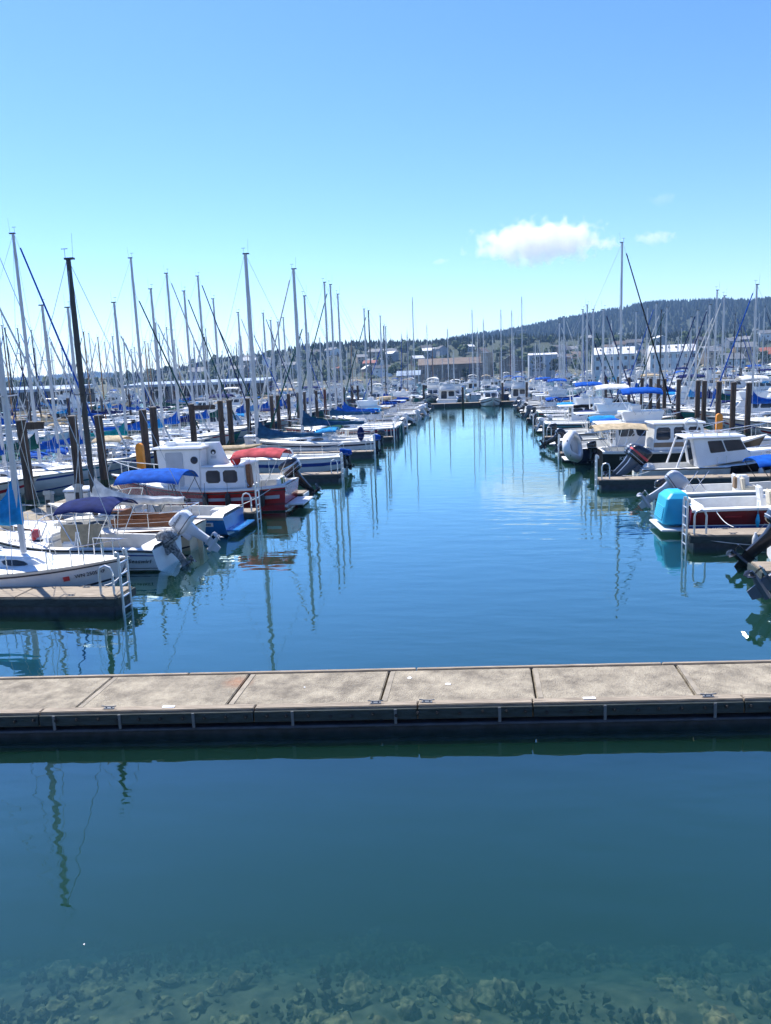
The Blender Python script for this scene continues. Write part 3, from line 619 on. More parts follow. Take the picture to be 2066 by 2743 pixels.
# ================================================================== BOAT BUILDERS  (bow = +X, origin on the waterline)
class Hull:
    def __init__(h, L, B, mid, bow, stern, tw=.85, pw=2.4, draft=.35, kind='v', rake=.5, trake=.08, flare=.16, sm=.4):
        h.__dict__.update(L=L, B=B, mid=mid, bow=bow, st=stern, tw=tw, pw=pw, draft=draft, kind=kind, rake=rake, trake=trake, flare=flare, sm=sm)
    def b(h, s):
        if s <= h.sm: return h.B/2*(h.tw+(1-h.tw)*math.sin(math.pi/2*s/h.sm))
        t = (s-h.sm)/(1-h.sm); return max(.025, h.B/2*(1-t**h.pw))
    def zs(h, s):
        if s < h.sm: return h.mid+(h.st-h.mid)*((h.sm-s)/h.sm)**2
        return h.mid+(h.bow-h.mid)*((s-h.sm)/(1-h.sm))**1.7
    def P(h, s, t, side=1, off=0):      # t: 0 keel line, .3 chine, 1 sheer
        b = h.b(s)+off; z1 = h.zs(s); u = max(0, (s-.45)/.55)
        if h.kind == 'v':
            zc = .06+.5*(z1-.06)*u**2.2; bc = b*(1-h.flare-.35*u*u); zk = -h.draft+(z1*.35+h.draft)*u**3
            if t <= .3: q = t/.3; y = bc*q; z = zk+(zc-zk)*q
            else: q = (t-.3)/.7; y = bc+(b-bc)*(q**.8 if u < .2 else q); z = zc+(z1-zc)*q
        else:
            zk = -h.draft+h.draft*u**2.5*.9-(-.25 if s < .12 else 0)*(1-s/.12 if s < .12 else 0)
            a = t*math.pi/2; e = .55+.5*u; y = b*math.sin(a)**e*(1-.06*(1-t)); z = zk+(z1-zk)*(1-math.cos(a))**(1-.25*u)
        x = -h.L/2+h.L*s-(1-t)*h.rake*u**2-(-(1-t)*h.trake*(1-min(1, s/.2)))
        return Vector((x, side*y, z))
    def rail(h, s, inset=0, up=0, side=1): 
        return Vector((-h.L/2+h.L*s, side*max(.0, h.b(s)-inset), h.zs(s)+up))
SST = [0, .06, .14, .24, .34, .44, .54, .63, .71, .78, .84, .89, .93, .965, .99, 1]
def hull_mesh(h, name, mt, parent, nt=7):
    ts = [0, .15, .3, .48, .66, .84, 1] if h.kind == 'v' else [0, .2, .4, .55, .7, .85, 1]
    rings = [[h.P(s, t, -1) for t in reversed(ts)]+[h.P(s, t, 1) for t in ts[1:]] for s in SST]
    b = MB(); b.loft(rings, cap=False, closed=False); n = len(rings[0]); b.f.append(tuple(range(n)))
    return b.build(name, mt, parent, 35)
def strip(h, name, mt, parent, t0, t1, s0=0, s1=1, off=.012, taper=False, sides=(1, -1)):
    b = MB(); ss = [s0]+[s for s in SST if s0 < s < s1]+[s1]
    for sd in sides:
        rings = []
        for i, s in enumerate(ss):
            a, c = (t0, t1) if not taper else (t0+(t1-t0)*.8*(1-(s-s0)/(s1-s0)), t1)
            p, q = h.P(s, a, sd), h.P(s, c, sd); o = Vector((0, sd*off, 0))
            if s > .97: o = o+Vector((off, 0, 0))
            rings.append([p-o*.5, p+o, q+o, q-o*.5])
        b.loft(rings)
    if s0 == 0 and len(sides) == 2 and False: pass
    return b.build(name, mt, parent, 30)
def deck_mesh(h, parent, mt='deck_white', cock=None, depth=.45, side=.22, crown=.05, name='deck', inset=.0):
    ss = sorted(set(SST+(list(cock) if cock else []))); rows = []
    def row(s, low):
        b = max(.01, h.b(s)-inset); bi = max(.005, b-side); z = h.zs(s)+.012; x = -h.L/2+h.L*s; zc = z+crown*min(1, b)
        zl = z-depth if low else zc
        return [Vector(p) for p in ((x, -b, z), (x, -bi, zc if not low else z+.02), (x, -bi, zl), (x, bi, zl), (x, bi, zc if not low else z+.02), (x, b, z))]
    for s in ss:
        if cock and abs(s-cock[0]) < 1e-6: rows += ([row(s, False)] if s > .001 else [])+[row(s, True)]
        elif cock and abs(s-cock[1]) < 1e-6: rows += [row(s, True), row(s, False)]
        else: rows.append(row(s, bool(cock and cock[0] < s < cock[1])))
    b = MB(); b.loft(rows, cap=False, closed=False)
    return b.build(name, mt, parent, 30)
class House:
    """cabin block: bottom x0..x1 at z0 with half widths (aft, fore); top x2..x3 at z1"""
    def __init__(s, x0, x1, z0, x2, x3, z1, wa, wf, ta, tf, z0f=None, z1f=None):
        z0f = z0 if z0f is None else z0f; z1f = z1 if z1f is None else z1f
        s.p = [Vector(q) for q in ((x0, -wa, z0), (x1, -wf, z0f), (x1, wf, z0f), (x0, wa, z0), (x2, -ta, z1), (x3, -tf, z1f), (x3, tf, z1f), (x2, ta, z1))]
    def build(s, name, mt, parent, bevel=.035):
        b = MB(); b.block(s.p); return b.build(name, mt, parent, 40, bevel)
    def face(s, f):
        p = s.p; return {'R': (p[0], p[1], p[5], p[4]), 'L': (p[3], p[2], p[6], p[7]), 'F': (p[1], p[2], p[6], p[5]), 'A': (p[0], p[3], p[7], p[4])}[f]
    def pt(s, f, u, v, off=0):
        a, b, c, d = s.face(f); q = (a*(1-u)+b*u)*(1-v)+(d*(1-u)+c*u)*v
        n = (b-a).cross(d-a).normalized(); ctr = sum(s.p, Vector())/8
        if n.dot((a+b+c+d)/4-ctr) < 0: n = -n
        return q+n*off
    def panel(s, name, mt, parent, f, u0, u1, v0, v1, off=.008, cut=.12, th=.03, skew=0):
        us = [(u0+(u1-u0)*cut+skew*0, v0), (u1-(u1-u0)*cut, v0), (u1, v0+(v1-v0)*cut), (u1-skew, v1-(v1-v0)*cut), (u1-(u1-u0)*cut-skew, v1), (u0+(u1-u0)*cut, v1), (u0, v1-(v1-v0)*cut), (u0, v0+(v1-v0)*cut)]
        b = MB(); b.loft([[s.pt(f, u, v, off-th) for u, v in us], [s.pt(f, u, v, off) for u, v in us]]); return b.build(name, mt, parent, 0)
    def window(s, parent, f, u0, u1, v0, v1, frame='window_frame', cut=.14, skew=0, fr=.02):
        a, b, c, d = s.face(f); lu = (b-a).length; lv = (d-a).length; du, dv = fr/lu, fr/lv
        w = s.panel('window', frame, parent, f, u0-du, u1+du, v0-dv, v1+dv, .008, cut, .03, skew)
        g = s.panel('pane', 'glass', None, f, u0, u1, v0, v1, .014, cut, .03, skew); g.parent = w
        return w
    def windows(s, parent, spec, both=True, **k):
        for f, u0, u1, v0, v1 in spec:
            s.window(parent, f, u0, u1, v0, v1, **k)
            if both and f == 'R': s.window(parent, 'L', u0, u1, v0, v1, **k)
    def roof(s, parent, mt='gelcoat', over=.12, th=.07, fo=None, name='roof', ao=None):
        p = s.p[4:]; fo = over if fo is None else fo; ao = over if ao is None else ao; b = MB()
        q = [p[0]+Vector((-ao, -over, 0)), p[1]+Vector((fo, -over, 0)), p[2]+Vector((fo, over, 0)), p[3]+Vector((-ao, over, 0))]
        b.block([v+Vector((0, 0, .001)) for v in q]+[Vector((v.x*.99, v.y*.94, v.z+th)) for v in q]); return b.build(name, mt, parent, 40, .025)
def superring(cx, cz, rx, ry, n=14, e=.55, tilt=0):
    out = []
    for k in range(n):
        a = 2*math.pi*k/n; c, s = math.cos(a), math.sin(a)
        x = math.copysign(abs(c)**e, c)*rx; y = math.copysign(abs(s)**e, s)*ry
        out.append(Vector((cx+x, y, cz+x*tilt)))
    return out
def outboard(parent, x, y, z, sc=1.0, tilt=0, cowl='engine_black', leg=None, stripe=None, turn=0, txt=None, txtm='text_dark', cover=None):
    """engine on a transom at (x,y,z); tilt in degrees swings the leg up aft"""
    o = bpy.data.objects.new('outboard_motor', None); COL.objects.link(o); o.parent = parent
    o.matrix_local = Matrix.Translation((x, y, z)) @ Matrix.Rotation(R(turn), 4, 'Z') @ Matrix.Rotation(R(tilt), 4, 'Y') @ Matrix.Scale(sc, 4)
    leg = leg or cowl; c = -.22
    b = MB(); b.loft([superring(c-.02, .10, .25, .15, e=.4), superring(c-.03, .14, .31, .185, e=.4), superring(c-.05, .30, .33, .19, e=.4), superring(c-.05, .46, .325, .18, e=.4, tilt=.10), superring(c-.03, .55, .29, .16, e=.45, tilt=.16), superring(c-.02, .60, .22, .11, e=.5, tilt=.18), superring(c-.02, .615, .1, .05, e=.6, tilt=.18)])
    b.build('cowl', cover or cowl, o, 35)
    b = MB(); b.loft([superring(c-.035, .185, .335, .198, e=.4), superring(c-.035, .205, .335, .198, e=.4)]); b.build('cowl_seam', 'rubber' if cowl != 'engine_black' else 'engine_silver', o, 35)
    if stripe:
        b = MB(); b.loft([superring(c-.05, .30, .337, .196, e=.4), superring(c-.05, .37, .335, .194, e=.4, tilt=.04)]); b.build('decal', stripe, o, 50)
    b = MB(); b.loft([superring(c, .13, .2, .11, 10), superring(c-.0, -.1, .15, .085, 10), superring(c-.03, -.45, .12, .06, 10), superring(c-.04, -.62, .12, .045, 10)]); b.build('midsection', leg, o, 50)
    b = MB(); b.tube([(c+.2, 0, -.78), (c+.12, 0, -.78), (c-.05, 0, -.78), (c-.2, 0, -.78), (c-.26, 0, -.78)], .075, 8, .055)
    b.loft([superring(c-.03, -.6, .14, .045, 8), superring(c-.02, -.8, .12, .05, 8)])
    b.block([(c+.1, -.012, -1.02), (c-.08, -.012, -1.02), (c-.08, .012, -1.02), (c+.1, .012, -1.02), (c+.16, -.02, -.8), (c-.12, -.02, -.8), (c-.12, .02, -.8), (c+.16, .02, -.8)])
    b.box((c-.12, 0, -.6), (.42, .22, .016)); b.build('lower_unit', leg, o, 40)
    b = MB(); b.tube([(c-.25, 0, -.78), (c-.36, 0, -.78)], .05, 8, .03)
    for k in range(3):
        m = Matrix.Rotation(2*math.pi*k/3, 3, 'X'); p = [Vector((c-.27, 0, -.0)), Vector((c-.26, .06, .09)), Vector((c-.30, .045, .18)), Vector((c-.33, -.04, .19)), Vector((c-.34, -.06, .08))]
        q = [m @ v+Vector((0, 0, -.78)) for v in p]; b.loft([q, [v+Vector((-.012, 0, 0)) for v in q]])
    b.build('propeller', 'engine_silver' if cowl in ('engine_white', 'engine_silver') else 'engine_black', o, 40)
    b = MB(); b.box((.0, 0, -.02), (.16, .24, .3)); b.box((.05, 0, .13), (.12, .3, .05)); b.build('bracket', leg, o, 0, .02)
    if txt:
        for sd in (-1, 1):
            m = Matrix.Translation((c-.03, sd*.206, .43)) @ Matrix.Rotation(R(90), 4, 'X')
            if sd > 0: m = Matrix.Translation((c-.03, .206, .43)) @ Matrix.Rotation(R(180), 4, 'Z') @ Matrix.Rotation(R(90), 4, 'X')
            text('lettering', txt, .13, txtm, o, m)
    return o
def bow_rail(h, parent, s0=.62, height=.55, inset=.08, mt='steel', r=.014, posts=4, sag=0):
    b = MB(); ss = [s0+(.985-s0)*k/8 for k in range(9)]; nose = Vector((h.L/2-.02, 0, h.zs(1)+height))
    pr = [h.rail(s, inset, height*min(1, (k+1)/2 if sag else 1), 1) for k, s in enumerate(ss)]; pl = [Vector((p.x, -p.y, p.z)) for p in pr]
    b.tube([h.rail(s0, inset, 0, 1)]+pr+[nose]+pl[::-1]+[h.rail(s0, inset, 0, -1)], r, 6)
    for k in range(1, posts+1):
        s = ss[int(k*8/(posts+.5))]
        for sd in (1, -1): b.tube([h.rail(s, inset, 0, sd), h.rail(s, inset, height, sd)], r, 5)
    return b.build('bow_rail', mt, parent)
def lifelines(h, parent, s0=.03, s1=.95, height=.55, n=6, inset=.06, pulpit=True):
    b = MB(); ss = [s0+(s1-s0)*k/n for k in range(n+1)]
    for sd in (1, -1):
        for s in ss: b.tube([h.rail(s, inset, 0, sd), h.rail(s, inset, height, sd)], .013, 5)
    b.build('stanchions', 'steel', parent)
    b = MB()
    for sd in (1, -1):
        for q in (1, .5): b.tube([h.rail(s, inset, height*q, sd) for s in ss], .006, 4)
    b.build('lifeline', 'wire', parent)
    if pulpit:
        b = MB(); s = s1; b.tube([h.rail(s-.07, inset, height, 1), h.rail(s, inset, height+.03, 1), Vector((h.L/2+.05, 0, h.zs(1)+height+.05)), h.rail(s, inset, height+.03, -1), h.rail(s-.07, inset, height, -1)], .016, 6)
        b.build('bow_pulpit', 'steel', parent); b = MB()
        b.tube([h.rail(s0+.1, inset, height, 1), h.rail(s0, inset, height+.05, 1), h.rail(s0, inset, height+.05, -1), h.rail(s0+.1, inset, height, -1)], .016, 6); b.build('stern_pulpit', 'steel', parent)
def bimini(parent, x0, x1, wd, z, zb, mt='canvas_blue', arch=.18, sag=.05, frame='steel', legs=3, th=.03, drop=.12, name='bimini_top', tilt=0):
    def fn(u, v):
        y = (v-.5)*2; x = x0+(x1-x0)*u; e = abs(y)**4
        return Vector((x, y*wd*(1-.02*u), z+arch*(1-y*y)-drop*e-sag*math.sin(u*math.pi*3)**2*.5-.10*((u-.5)*2)**4+tilt*(x-x0)))
    b = MB(); b.sheet(fn, 12, 10, th); b.build(name, mt, parent, 60)
    b = MB(); xm = (x0+x1)/2
    for k in range(legs):
        u = .04+.92*k/(legs-1); xb = xm+(x0+(x1-x0)*u-xm)*.35
        pts = [Vector((xb, -wd, zb))]+[fn(u, v)-Vector((0, 0, th+.012)) for v in (0.02, .15, .35, .5, .65, .85, .98)]+[Vector((xb, wd, zb))]
        b.tube(pts, .014, 5)
    b.build('bimini_frame', frame, parent)
def sail_cover(parent, x0, ln, z, mt, h0=.8, r=.16, d=-1, name='sail_cover'):
    rings = []
    for k in range(13):
        t = k/12; hh = .13+.07*(1-t)+h0*math.exp(-t*6.5); zz = z+.02*math.sin(k*2.1)
        w_ = (r*.75*(1-.45*t)+.02*math.sin(k*1.7))*(1 if k else .6); lo = -.13*(1-.3*t)
        prof = [(0, hh), (.45, hh*.62), (.9, .08), (1, -.02), (.6, lo), (0, lo-.03), (-.6, lo), (-1, -.02), (-.9, .08), (-.45, hh*.62)]
        x = x0+d*(ln*t+(.02 if k == 0 else 0)); rings.append([Vector((x+.0*p, w_*p, zz+q)) for p, q in prof])
    b = MB(); b.loft(rings); return b.build(name, mt, parent, 60)
def rig(parent, h, mx, mh, zb, boom=3.2, cover='canvas_blue', mast='mast_paint', jib='canvas_blue', rad=.075, spread=1, detail=True, boom_z=None, frac=1.0, cov_h=.8, bare=False):
    bz = boom_z or zb+.85
    b = MB(); n = 8
    b.loft([[Vector((mx+rad*1.25*q*math.cos(a*math.pi/4), rad*.85*q*math.sin(a*math.pi/4), z)) for a in range(8)] for z, q in ((zb, 1), (zb+(mh-zb)*.7, 1), (mh, .78))]); m = b.build('mast', mast, parent)
    b = MB(); b.box((mx-.04, 0, mh+.03), (rad*3.6, rad*1.6, .06)); b.tube([(mx+.1, 0, mh+.05), (mx+.1, 0, mh+.34)], .008, 4); b.tube([(mx-.16, 0, mh+.05), (mx-.2, 0, mh+.8)], .005, 4)
    b.box((mx+.1, 0, mh+.34), (.22, .012, .02)); b.build('masthead', 'mast_black', m)
    bow = Vector((h.L/2-.12, 0, h.zs(1)+.05)); st = Vector((-h.L/2+.08, 0, h.zs(0)+.05)); fz = zb+(mh-zb)*frac
    b = MB(); zsps = [zb+(mh-zb)*(k+1)/(spread+1.05) for k in range(spread)]
    for zz in zsps:
        for sd in (1, -1): b.tube([(mx, 0, zz), (mx-.06, sd*h.B*.30, zz+.03)], .02, 5)
    b.build('spreader', mast, m)
    b = MB(); wr = .010; hb = h.B*.46
    for sd in (1, -1):
        b.tube([(mx, 0, mh-.05)]+[(mx-.06, sd*h.B*.30, zz+.03) for zz in reversed(zsps)]+[(mx-.12, sd*hb, h.zs(.55))], wr, 4)
        b.tube([(mx, 0, zsps[0]), (mx+.3, sd*hb, h.zs(.58))], wr, 4)
    b.tube([(mx, 0, mh), st], wr, 4); b.tube([(mx+.05, 0, fz), bow], wr, 4); b.build('rigging', 'wire', parent)
    if jib:
        p = Vector((mx+.08, 0, fz)); d = bow-p; b = MB(); b.tube([p+d*.06, p+d*.3, p+d*.7, p+d*.93], .045, 7, .062); b.build('furled_jib', jib, parent)
        b = MB(); b.tube([bow+Vector((0, 0, .1))-d*.03, bow+Vector((0, 0, .1))-d*.045], .09, 10); b.build('furler_drum', 'mast_black', parent)
    if boom:
        b = MB(); b.tube([(mx-.08, 0, bz), (mx-boom, 0, bz+.05)], .05, 7); b.build('boom', mast, parent)
        if cover: sail_cover(parent, mx+.1, boom, bz+.06, cover, cov_h)
        elif bare: sail_cover(parent, mx-.1, boom*.95, bz+.05, 'canvas_white', .25, .12, name='furled_sail')
    return m
def fender(parent, x, y, z, ln=.55, r=.11, mt='fender_white'):
    b = MB(); b.loft([[Vector((x+q*math.cos(a*math.pi/5), y+q*math.sin(a*math.pi/5), z+zz)) for a in range(10)] for q, zz in ((.03, ln/2+.06), (.04, ln/2), (r*.8, ln/2-.06), (r, ln/2-.14), (r, -ln/2+.14), (r*.8, -ln/2+.06), (.04, -ln/2), (.03, -ln/2-.05))])
    b.tube([(x, y, z+ln/2), (x, y*.97, z+ln/2+.45)], .008, 4); return b.build('fender', mt, parent, 60)
def sailboat(name, label, loc, rz, L=8.5, mh=11, hullm='gelcoat', stripem='stripe_blue', cover='canvas_blue', mast='mast_paint', jib='canvas_blue', B=None, mx=.4, dodger=None, spread=1, group=None, boom=None, rad=.085, motor=None, tarp=None, frac=1.0, cabin='gelcoat', cov_h=.8, line=True, mxo=None, bzz=None):
    t = thing(name, label, 'sailboat', loc, rz, group); B = B or L*.31
    h = Hull(L, B, .085*L+.12, .105*L+.2, .085*L+.16, tw=.68, pw=2.3, draft=.4, kind='r', rake=L*.09, trake=.18, flare=.05, sm=.42)
    hull_mesh(h, 'hull', hullm, t); strip(h, 'rub_rail', 'alu', t, .965, 1.0, 0, 1, .02)
    if stripem: strip(h, 'stripe', stripem, t, .86, .92, 0, .99, .008)
    strip(h, 'boot_stripe', stripem or 'stripe_dark', t, .52, .57, 0, .98, .008)
    deck_mesh(h, t, 'deck_white', (.05, .34), .38, B*.2, .06)
    z = h.zs(.5); m0 = -L/2+mx*L*0+L*.56
    c = House(-L*.14, L*.24, z-.02, -L*.13, L*.15, z+.42, B*.27, B*.17, B*.23, B*.15, None, z+.30); c.build('cabin', cabin, t, .06)
    c.windows(t, [('R', .12, .42, .38, .74), ('R', .52, .78, .36, .72)], cut=.25)
    b = MB(); b.box((-L*.08, 0, z+.44), (L*.1, B*.26, .06)); b.build('hatch', 'deck_white', t, 0, .02)
    mxx = -L/2+L*.58 if mxo is None else mxo
    rig(t, h, mxx, mh, z+.36, boom or L*.36, cover, mast, jib, rad, spread, frac=frac, cov_h=cov_h, boom_z=bzz)
    if L > 6.5 and line: lifelines(h, t, .03, .93, .58, 6)
    if dodger:
        bimini(t, -L*.2, -L*.02, B*.3, z+.95, z+.35, dodger, .15, legs=2, name='dodger', tilt=-.12)
    if motor: outboard(t, -L/2-.06, B*.16, h.st-.1, .75, motor[1], motor[0], cover=motor[2] if len(motor) > 2 else None)
    b = MB(); b.block([(-L/2-.14, -.02, -.4), (-L/2+.02, -.02, -.4), (-L/2+.02, .02, -.4), (-L/2-.14, .02, -.4), (-L/2-.1, -.02, h.st-.1), (-L/2+.1, -.02, h.st-.1), (-L/2+.1, .02, h.st-.1), (-L/2-.1, .02, h.st-.1)]); b.build('rudder', hullm if hullm != 'gelcoat' else 'gelcoat_old', t, 0)
    if tarp:
        b = MB(); zz = z+1.25
        b.sheet(lambda u, v: Vector((-L*.3+L*.5*u, (v-.5)*B*.8, zz-abs(v-.5)*1.1+.05*math.sin(u*9))), 8, 6, .02); b.build('boom_tarp', tarp, t, 60)
    return t, h
def runabout(name, label, loc, rz, L=6.2, B=2.3, hullm='gelcoat', stripem='stripe_blue', top=None, motor=('engine_black', 20), cuddy=True, fly=False, group=None, nm=1, cat='motorboat', curtain=False, msc=1.0, rails=True, ws=True, fb=0):
    t = thing(name, label, cat, loc, rz, group)
    h = Hull(L, B, .62+.02*L+fb, .8+.05*L+fb, .56+.02*L+fb, tw=.93, pw=2.2, draft=.3, rake=L*.1, trake=-.1)
    hull_mesh(h, 'hull', hullm, t); strip(h, 'rub_rail', 'rubber', t, .93, .98, 0, 1, .02)
    if stripem: strip(h, 'stripe', stripem, t, .62, .78, 0, .97, .008)
    deck_mesh(h, t, 'deck_white', (.06, .52 if cuddy else .8), .45, .2, .1)
    z = h.zs(.5)
    if cuddy:
        c = House(L*.03, L*.36, z, L*.02, L*.2, z+.36, B*.36, B*.18, B*.31, B*.14, h.zs(.86), z+.22); c.build('cuddy', 'gelcoat', t, .08)
        c.windows(t, [('R', .18, .62, .3, .72)], cut=.3)
    zt = z+(.3 if cuddy else .1); x1 = L*.08 if cuddy else L*.05
    if ws:
        b = MB(); b.loft([[Vector((x1-.15, -B*.40, zt)), Vector((x1+.35, -B*.32, zt)), Vector((x1+.55, 0, zt)), Vector((x1+.35, B*.32, zt)), Vector((x1-.15, B*.40, zt))], [Vector((x1-.35, -B*.37, zt+.45)), Vector((x1+.02, -B*.29, zt+.5)), Vector((x1+.16, 0, zt+.52)), Vector((x1+.02, B*.29, zt+.5)), Vector((x1-.35, B*.37, zt+.45))]], False, False); b.build('windscreen', 'clear_vinyl', t, 20)
        b = MB(); b.tube([(x1-.35, -B*.37, zt+.45), (x1+.02, -B*.29, zt+.5), (x1+.16, 0, zt+.52), (x1+.02, B*.29, zt+.5), (x1-.35, B*.37, zt+.45)], .018, 5)
        for s in (1, -1): b.tube([(x1-.35, s*B*.37, zt+.45), (x1-.15, s*B*.4, zt)], .016, 5); b.tube([(x1+.02, s*B*.29, zt+.5), (x1+.35, s*B*.32, zt)], .014, 5)
        b.build('windscreen_frame', 'alu', t)
    for sd in (-1, 1):
        b = MB(); b.box((-L*.06, sd*B*.2, z-.12), (.5, .48, .5)); b.box((-L*.06-.24, sd*B*.2, z+.22), (.12, .46, .5), ry=-.15); b.build('seat', 'cream' if sd < 0 else 'gelcoat', t, 0, .05)
    if rails: bow_rail(h, t, .6, .4)
    if top: bimini(t, -L*.22, x1+.1, B*.42, z+1.28, z+.02, top)
    if curtain:
        for sd in (-1, 1):
            b = MB(); b.grid(lambda u, v: Vector((-L*.2+(x1+L*.2)*u, sd*B*.43, z+.05+1.12*v)), 3, 3); b.build('side_curtain', 'clear_vinyl', t)
    if motor:
        for k in range(nm): outboard(t, -L/2-.04, (k-(nm-1)/2)*.62, h.st-.12, msc, motor[1], motor[0], motor[2] if len(motor) > 2 else None)
    b = MB(); b.box((-L/2+.3, 0, h.st-.06), (.5, B*.75, .08)); b.build('splash_well', 'deck_white', t, 0, .02)
    return t, h
def cruiser(name, label, loc, rz, L=9, B=3.1, hullm='gelcoat', stripem='stripe_dark', fly=True, top='canvas_navy', group=None, tall=1.0, cat='cabin cruiser', arch=True, dinghy=False):
    t = thing(name, label, cat, loc, rz, group)
    h = Hull(L, B, .95*tall, 1.5*tall, .85*tall, tw=.92, pw=2.3, draft=.4, rake=L*.11, trake=-.05)
    hull_mesh(h, 'hull', hullm, t); strip(h, 'rub_rail', 'rubber', t, .93, .97, 0, 1, .02)
    if stripem: strip(h, 'stripe', stripem, t, .6, .72, 0, .97, .008)
    strip(h, 'boot_stripe', 'antifoul', t, .22, .36, 0, .96, .008)
    deck_mesh(h, t, 'deck_white', (.04, .26), .5, .22, .06)
    z = h.zs(.4)
    c = House(-L*.24, L*.17, z, -L*.24, L*.05, z+1.25*tall, B*.42, B*.34, B*.38, B*.32); c.build('cabin', 'gelcoat', t, .05)
    c.windows(t, [('R', .06, .34, .45, .86), ('R', .40, .68, .45, .86)], cut=.12); c.windows(t, [('F', .08, .47, .35, .85), ('F', .53, .92, .35, .85), ('A', .1, .42, .3, .85)], False); c.panel('door', 'glass', t, 'A', .52, .85, .02, .9)
    c.roof(t, 'gelcoat', .14, .08, ao=L*.12)
    tr = House(L*.15, L*.38, h.zs(.66)-.03, L*.13, L*.32, h.zs(.66)+.3, B*.33, B*.14, B*.28, B*.1); tr.build('trunk_cabin', 'gelcoat', t, .08)
    zr = z+1.25*tall+.08
    if fly:
        f = House(-L*.18, L*.05, zr, -L*.2, L*.08, zr+.6, B*.34, B*.3, B*.36, B*.28); f.build('flybridge', 'gelcoat', t, .05)
        b = MB(); b.box((-L*.1, 0, zr+.7), (.5, B*.5, .5)); b.build('helm_seat', 'gelcoat', t, 0, .05)
        if top: bimini(t, -L*.2, L*.06, B*.34, zr+1.75, zr+.4, top)
    if arch:
        b = MB(); xx = -L*.16 if not fly else -L*.22; zz = zr if not fly else zr+.3
        b.tube([(xx, -B*.36, zz-.1), (xx-.1, -B*.33, zz+.9), (xx-.1, B*.33, zz+.9), (xx, B*.36, zz-.1)], .045, 6); b.build('radar_arch', 'gelcoat', t)
        b = MB(); b.tube([(xx-.1, 0, zz+.95), (xx-.1, 0, zz+1.15)], .28, 12); b.build('radar_dome', 'gelcoat', t, 40); b = MB(); b.tube([(xx-.1, B*.25, zz+.9), (xx-.5, B*.25, zz+3.2)], .012, 4); b.build('antenna', 'mast_paint', t)
    bow_rail(h, t, .45, .65, posts=5)
    b = MB(); b.box((-L/2-.3, 0, .22), (.6, B*.8, .06)); b.build('swim_platform', 'deck_white', t, 0, .02)
    if dinghy:
        b = MB(); b.ball((0, 0, 0), 1, 12, 8, (1.3, .55, .28)); b.build('roof_dinghy', 'canvas_grey' if dinghy is True else dinghy, t, 60, loc=(-L*.08, 0, zr+.3))
    return t, h

# ================================================================== THE NEAR BOATS
PI = math.pi
def hull_frame(h, s, t, side, off=.012):
    p = h.P(s, t, side); a = h.P(s-.02, t, side); c = h.P(s+.02, t, side); u = h.P(s, min(1, t+.05), side)-h.P(s, t-.05, side)
    x = (c-a).normalized()*(1 if side < 0 else -1); z = x.cross(u).normalized(); y = z.cross(x)
    p = p+z*off
    return Matrix(((x.x, y.x, z.x, p.x), (x.y, y.y, z.y, p.y), (x.z, y.z, z.z, p.z), (0, 0, 0, 1)))
def hull_text(h, parent, s, t, side, body, size, m, off=.014, **k): return text('lettering', body, size, m, parent, hull_frame(h, s, t, side, off), **k)
def hull_patch(h, parent, s, t, side, w_, ht, m, name='sticker', off=.012):
    b = MB(); b.box((0, 0, 0), (w_, ht, .006)); o = b.build(name, m, parent, 0); o.matrix_local = hull_frame(h, s, t, side, off); return o
def line(name, pts, r, mt, parent): b = MB(); b.tube(pts, r, 5); return b.build(name, mt, parent)

# --- white sailboat beside the near left finger (bow to the fairway)
t, h = sailboat('sailboat', 'white sailboat with numbered bow and big blue sail cover beside the near left finger dock', (-13.0, 19.05, 0), 0, 7.1, 9.7, 'gelcoat', None, 'canvas_sky', 'mast_paint', None, B=2.3, rad=.075, cov_h=1.5, line=False)
strip(h, 'stripe', 'stripe_dark', t, .93, .955, 0, .99, .008)
hull_text(h, t, .885, .80, -1, 'WN 2505 RF', .14, 'text_dark'); hull_patch(h, t, .805, .79, -1, .16, .13, 'text_red')
b = MB()
for s, k in ((.6, .5), (.74, .5), (.86, .48)):
    for sd in (1, -1): b.tube([h.rail(s, .05, 0, sd), h.rail(s, .05, k, sd)], .016, 5)
b.build('stanchions', 'steel', t)
bow_rail(h, t, .82, .5, .05, posts=1)
# --- cuddy boat with navy bimini and worn outboard
t, h = runabout('cuddy_boat', 'white cuddy motorboat with navy bimini and worn black outboard', (-12.75, 21.95, 0), PI, 6.3, 2.35, 'gelcoat', None, None, None, True, rails=True)
strip(h, 'stripe', 'stripe_blue', t, .80, .84, 0, .98, .008); strip(h, 'boot_stripe', 'stripe_dark', t, .28, .38, 0, .5, .008)
bimini(t, -1.9, -.1, .95, 1.98, .75, 'canvas_navy', .14, legs=4)
hull_text(h, t, .075, .62, 1, 'Seaswirl', .17, 'text_dark', shear=.3, sx=1.25)
text('lettering', 'STRIPER', .13, 'text_dark', t, Matrix.Translation((1.25, .76, .97)) @ Matrix.Rotation(R(180), 4, 'Z') @ Matrix.Rotation(R(77), 4, 'X'), shear=.3, sx=1.3)
outboard(t, -3.2, .15, .50, .9, 32, 'engine_dirty', 'engine_dirty')
b = MB(); b.loft([superring(0, z, r, r, 12, 1) for z, r in ((0, .12), (.3, .13), (.34, .1))]); b.build('bucket', 'red_plastic', t, 50, loc=(.75, .55, .92))
b = MB(); b.grid(lambda u, v: Vector((-1.4+1.3*u, .55+.1*math.sin(v*3), .65+.75*v-.25*math.sin(u*PI)*(1-v))), 6, 4); b.build('seat_cover', 'canvas_tan', t, 60)
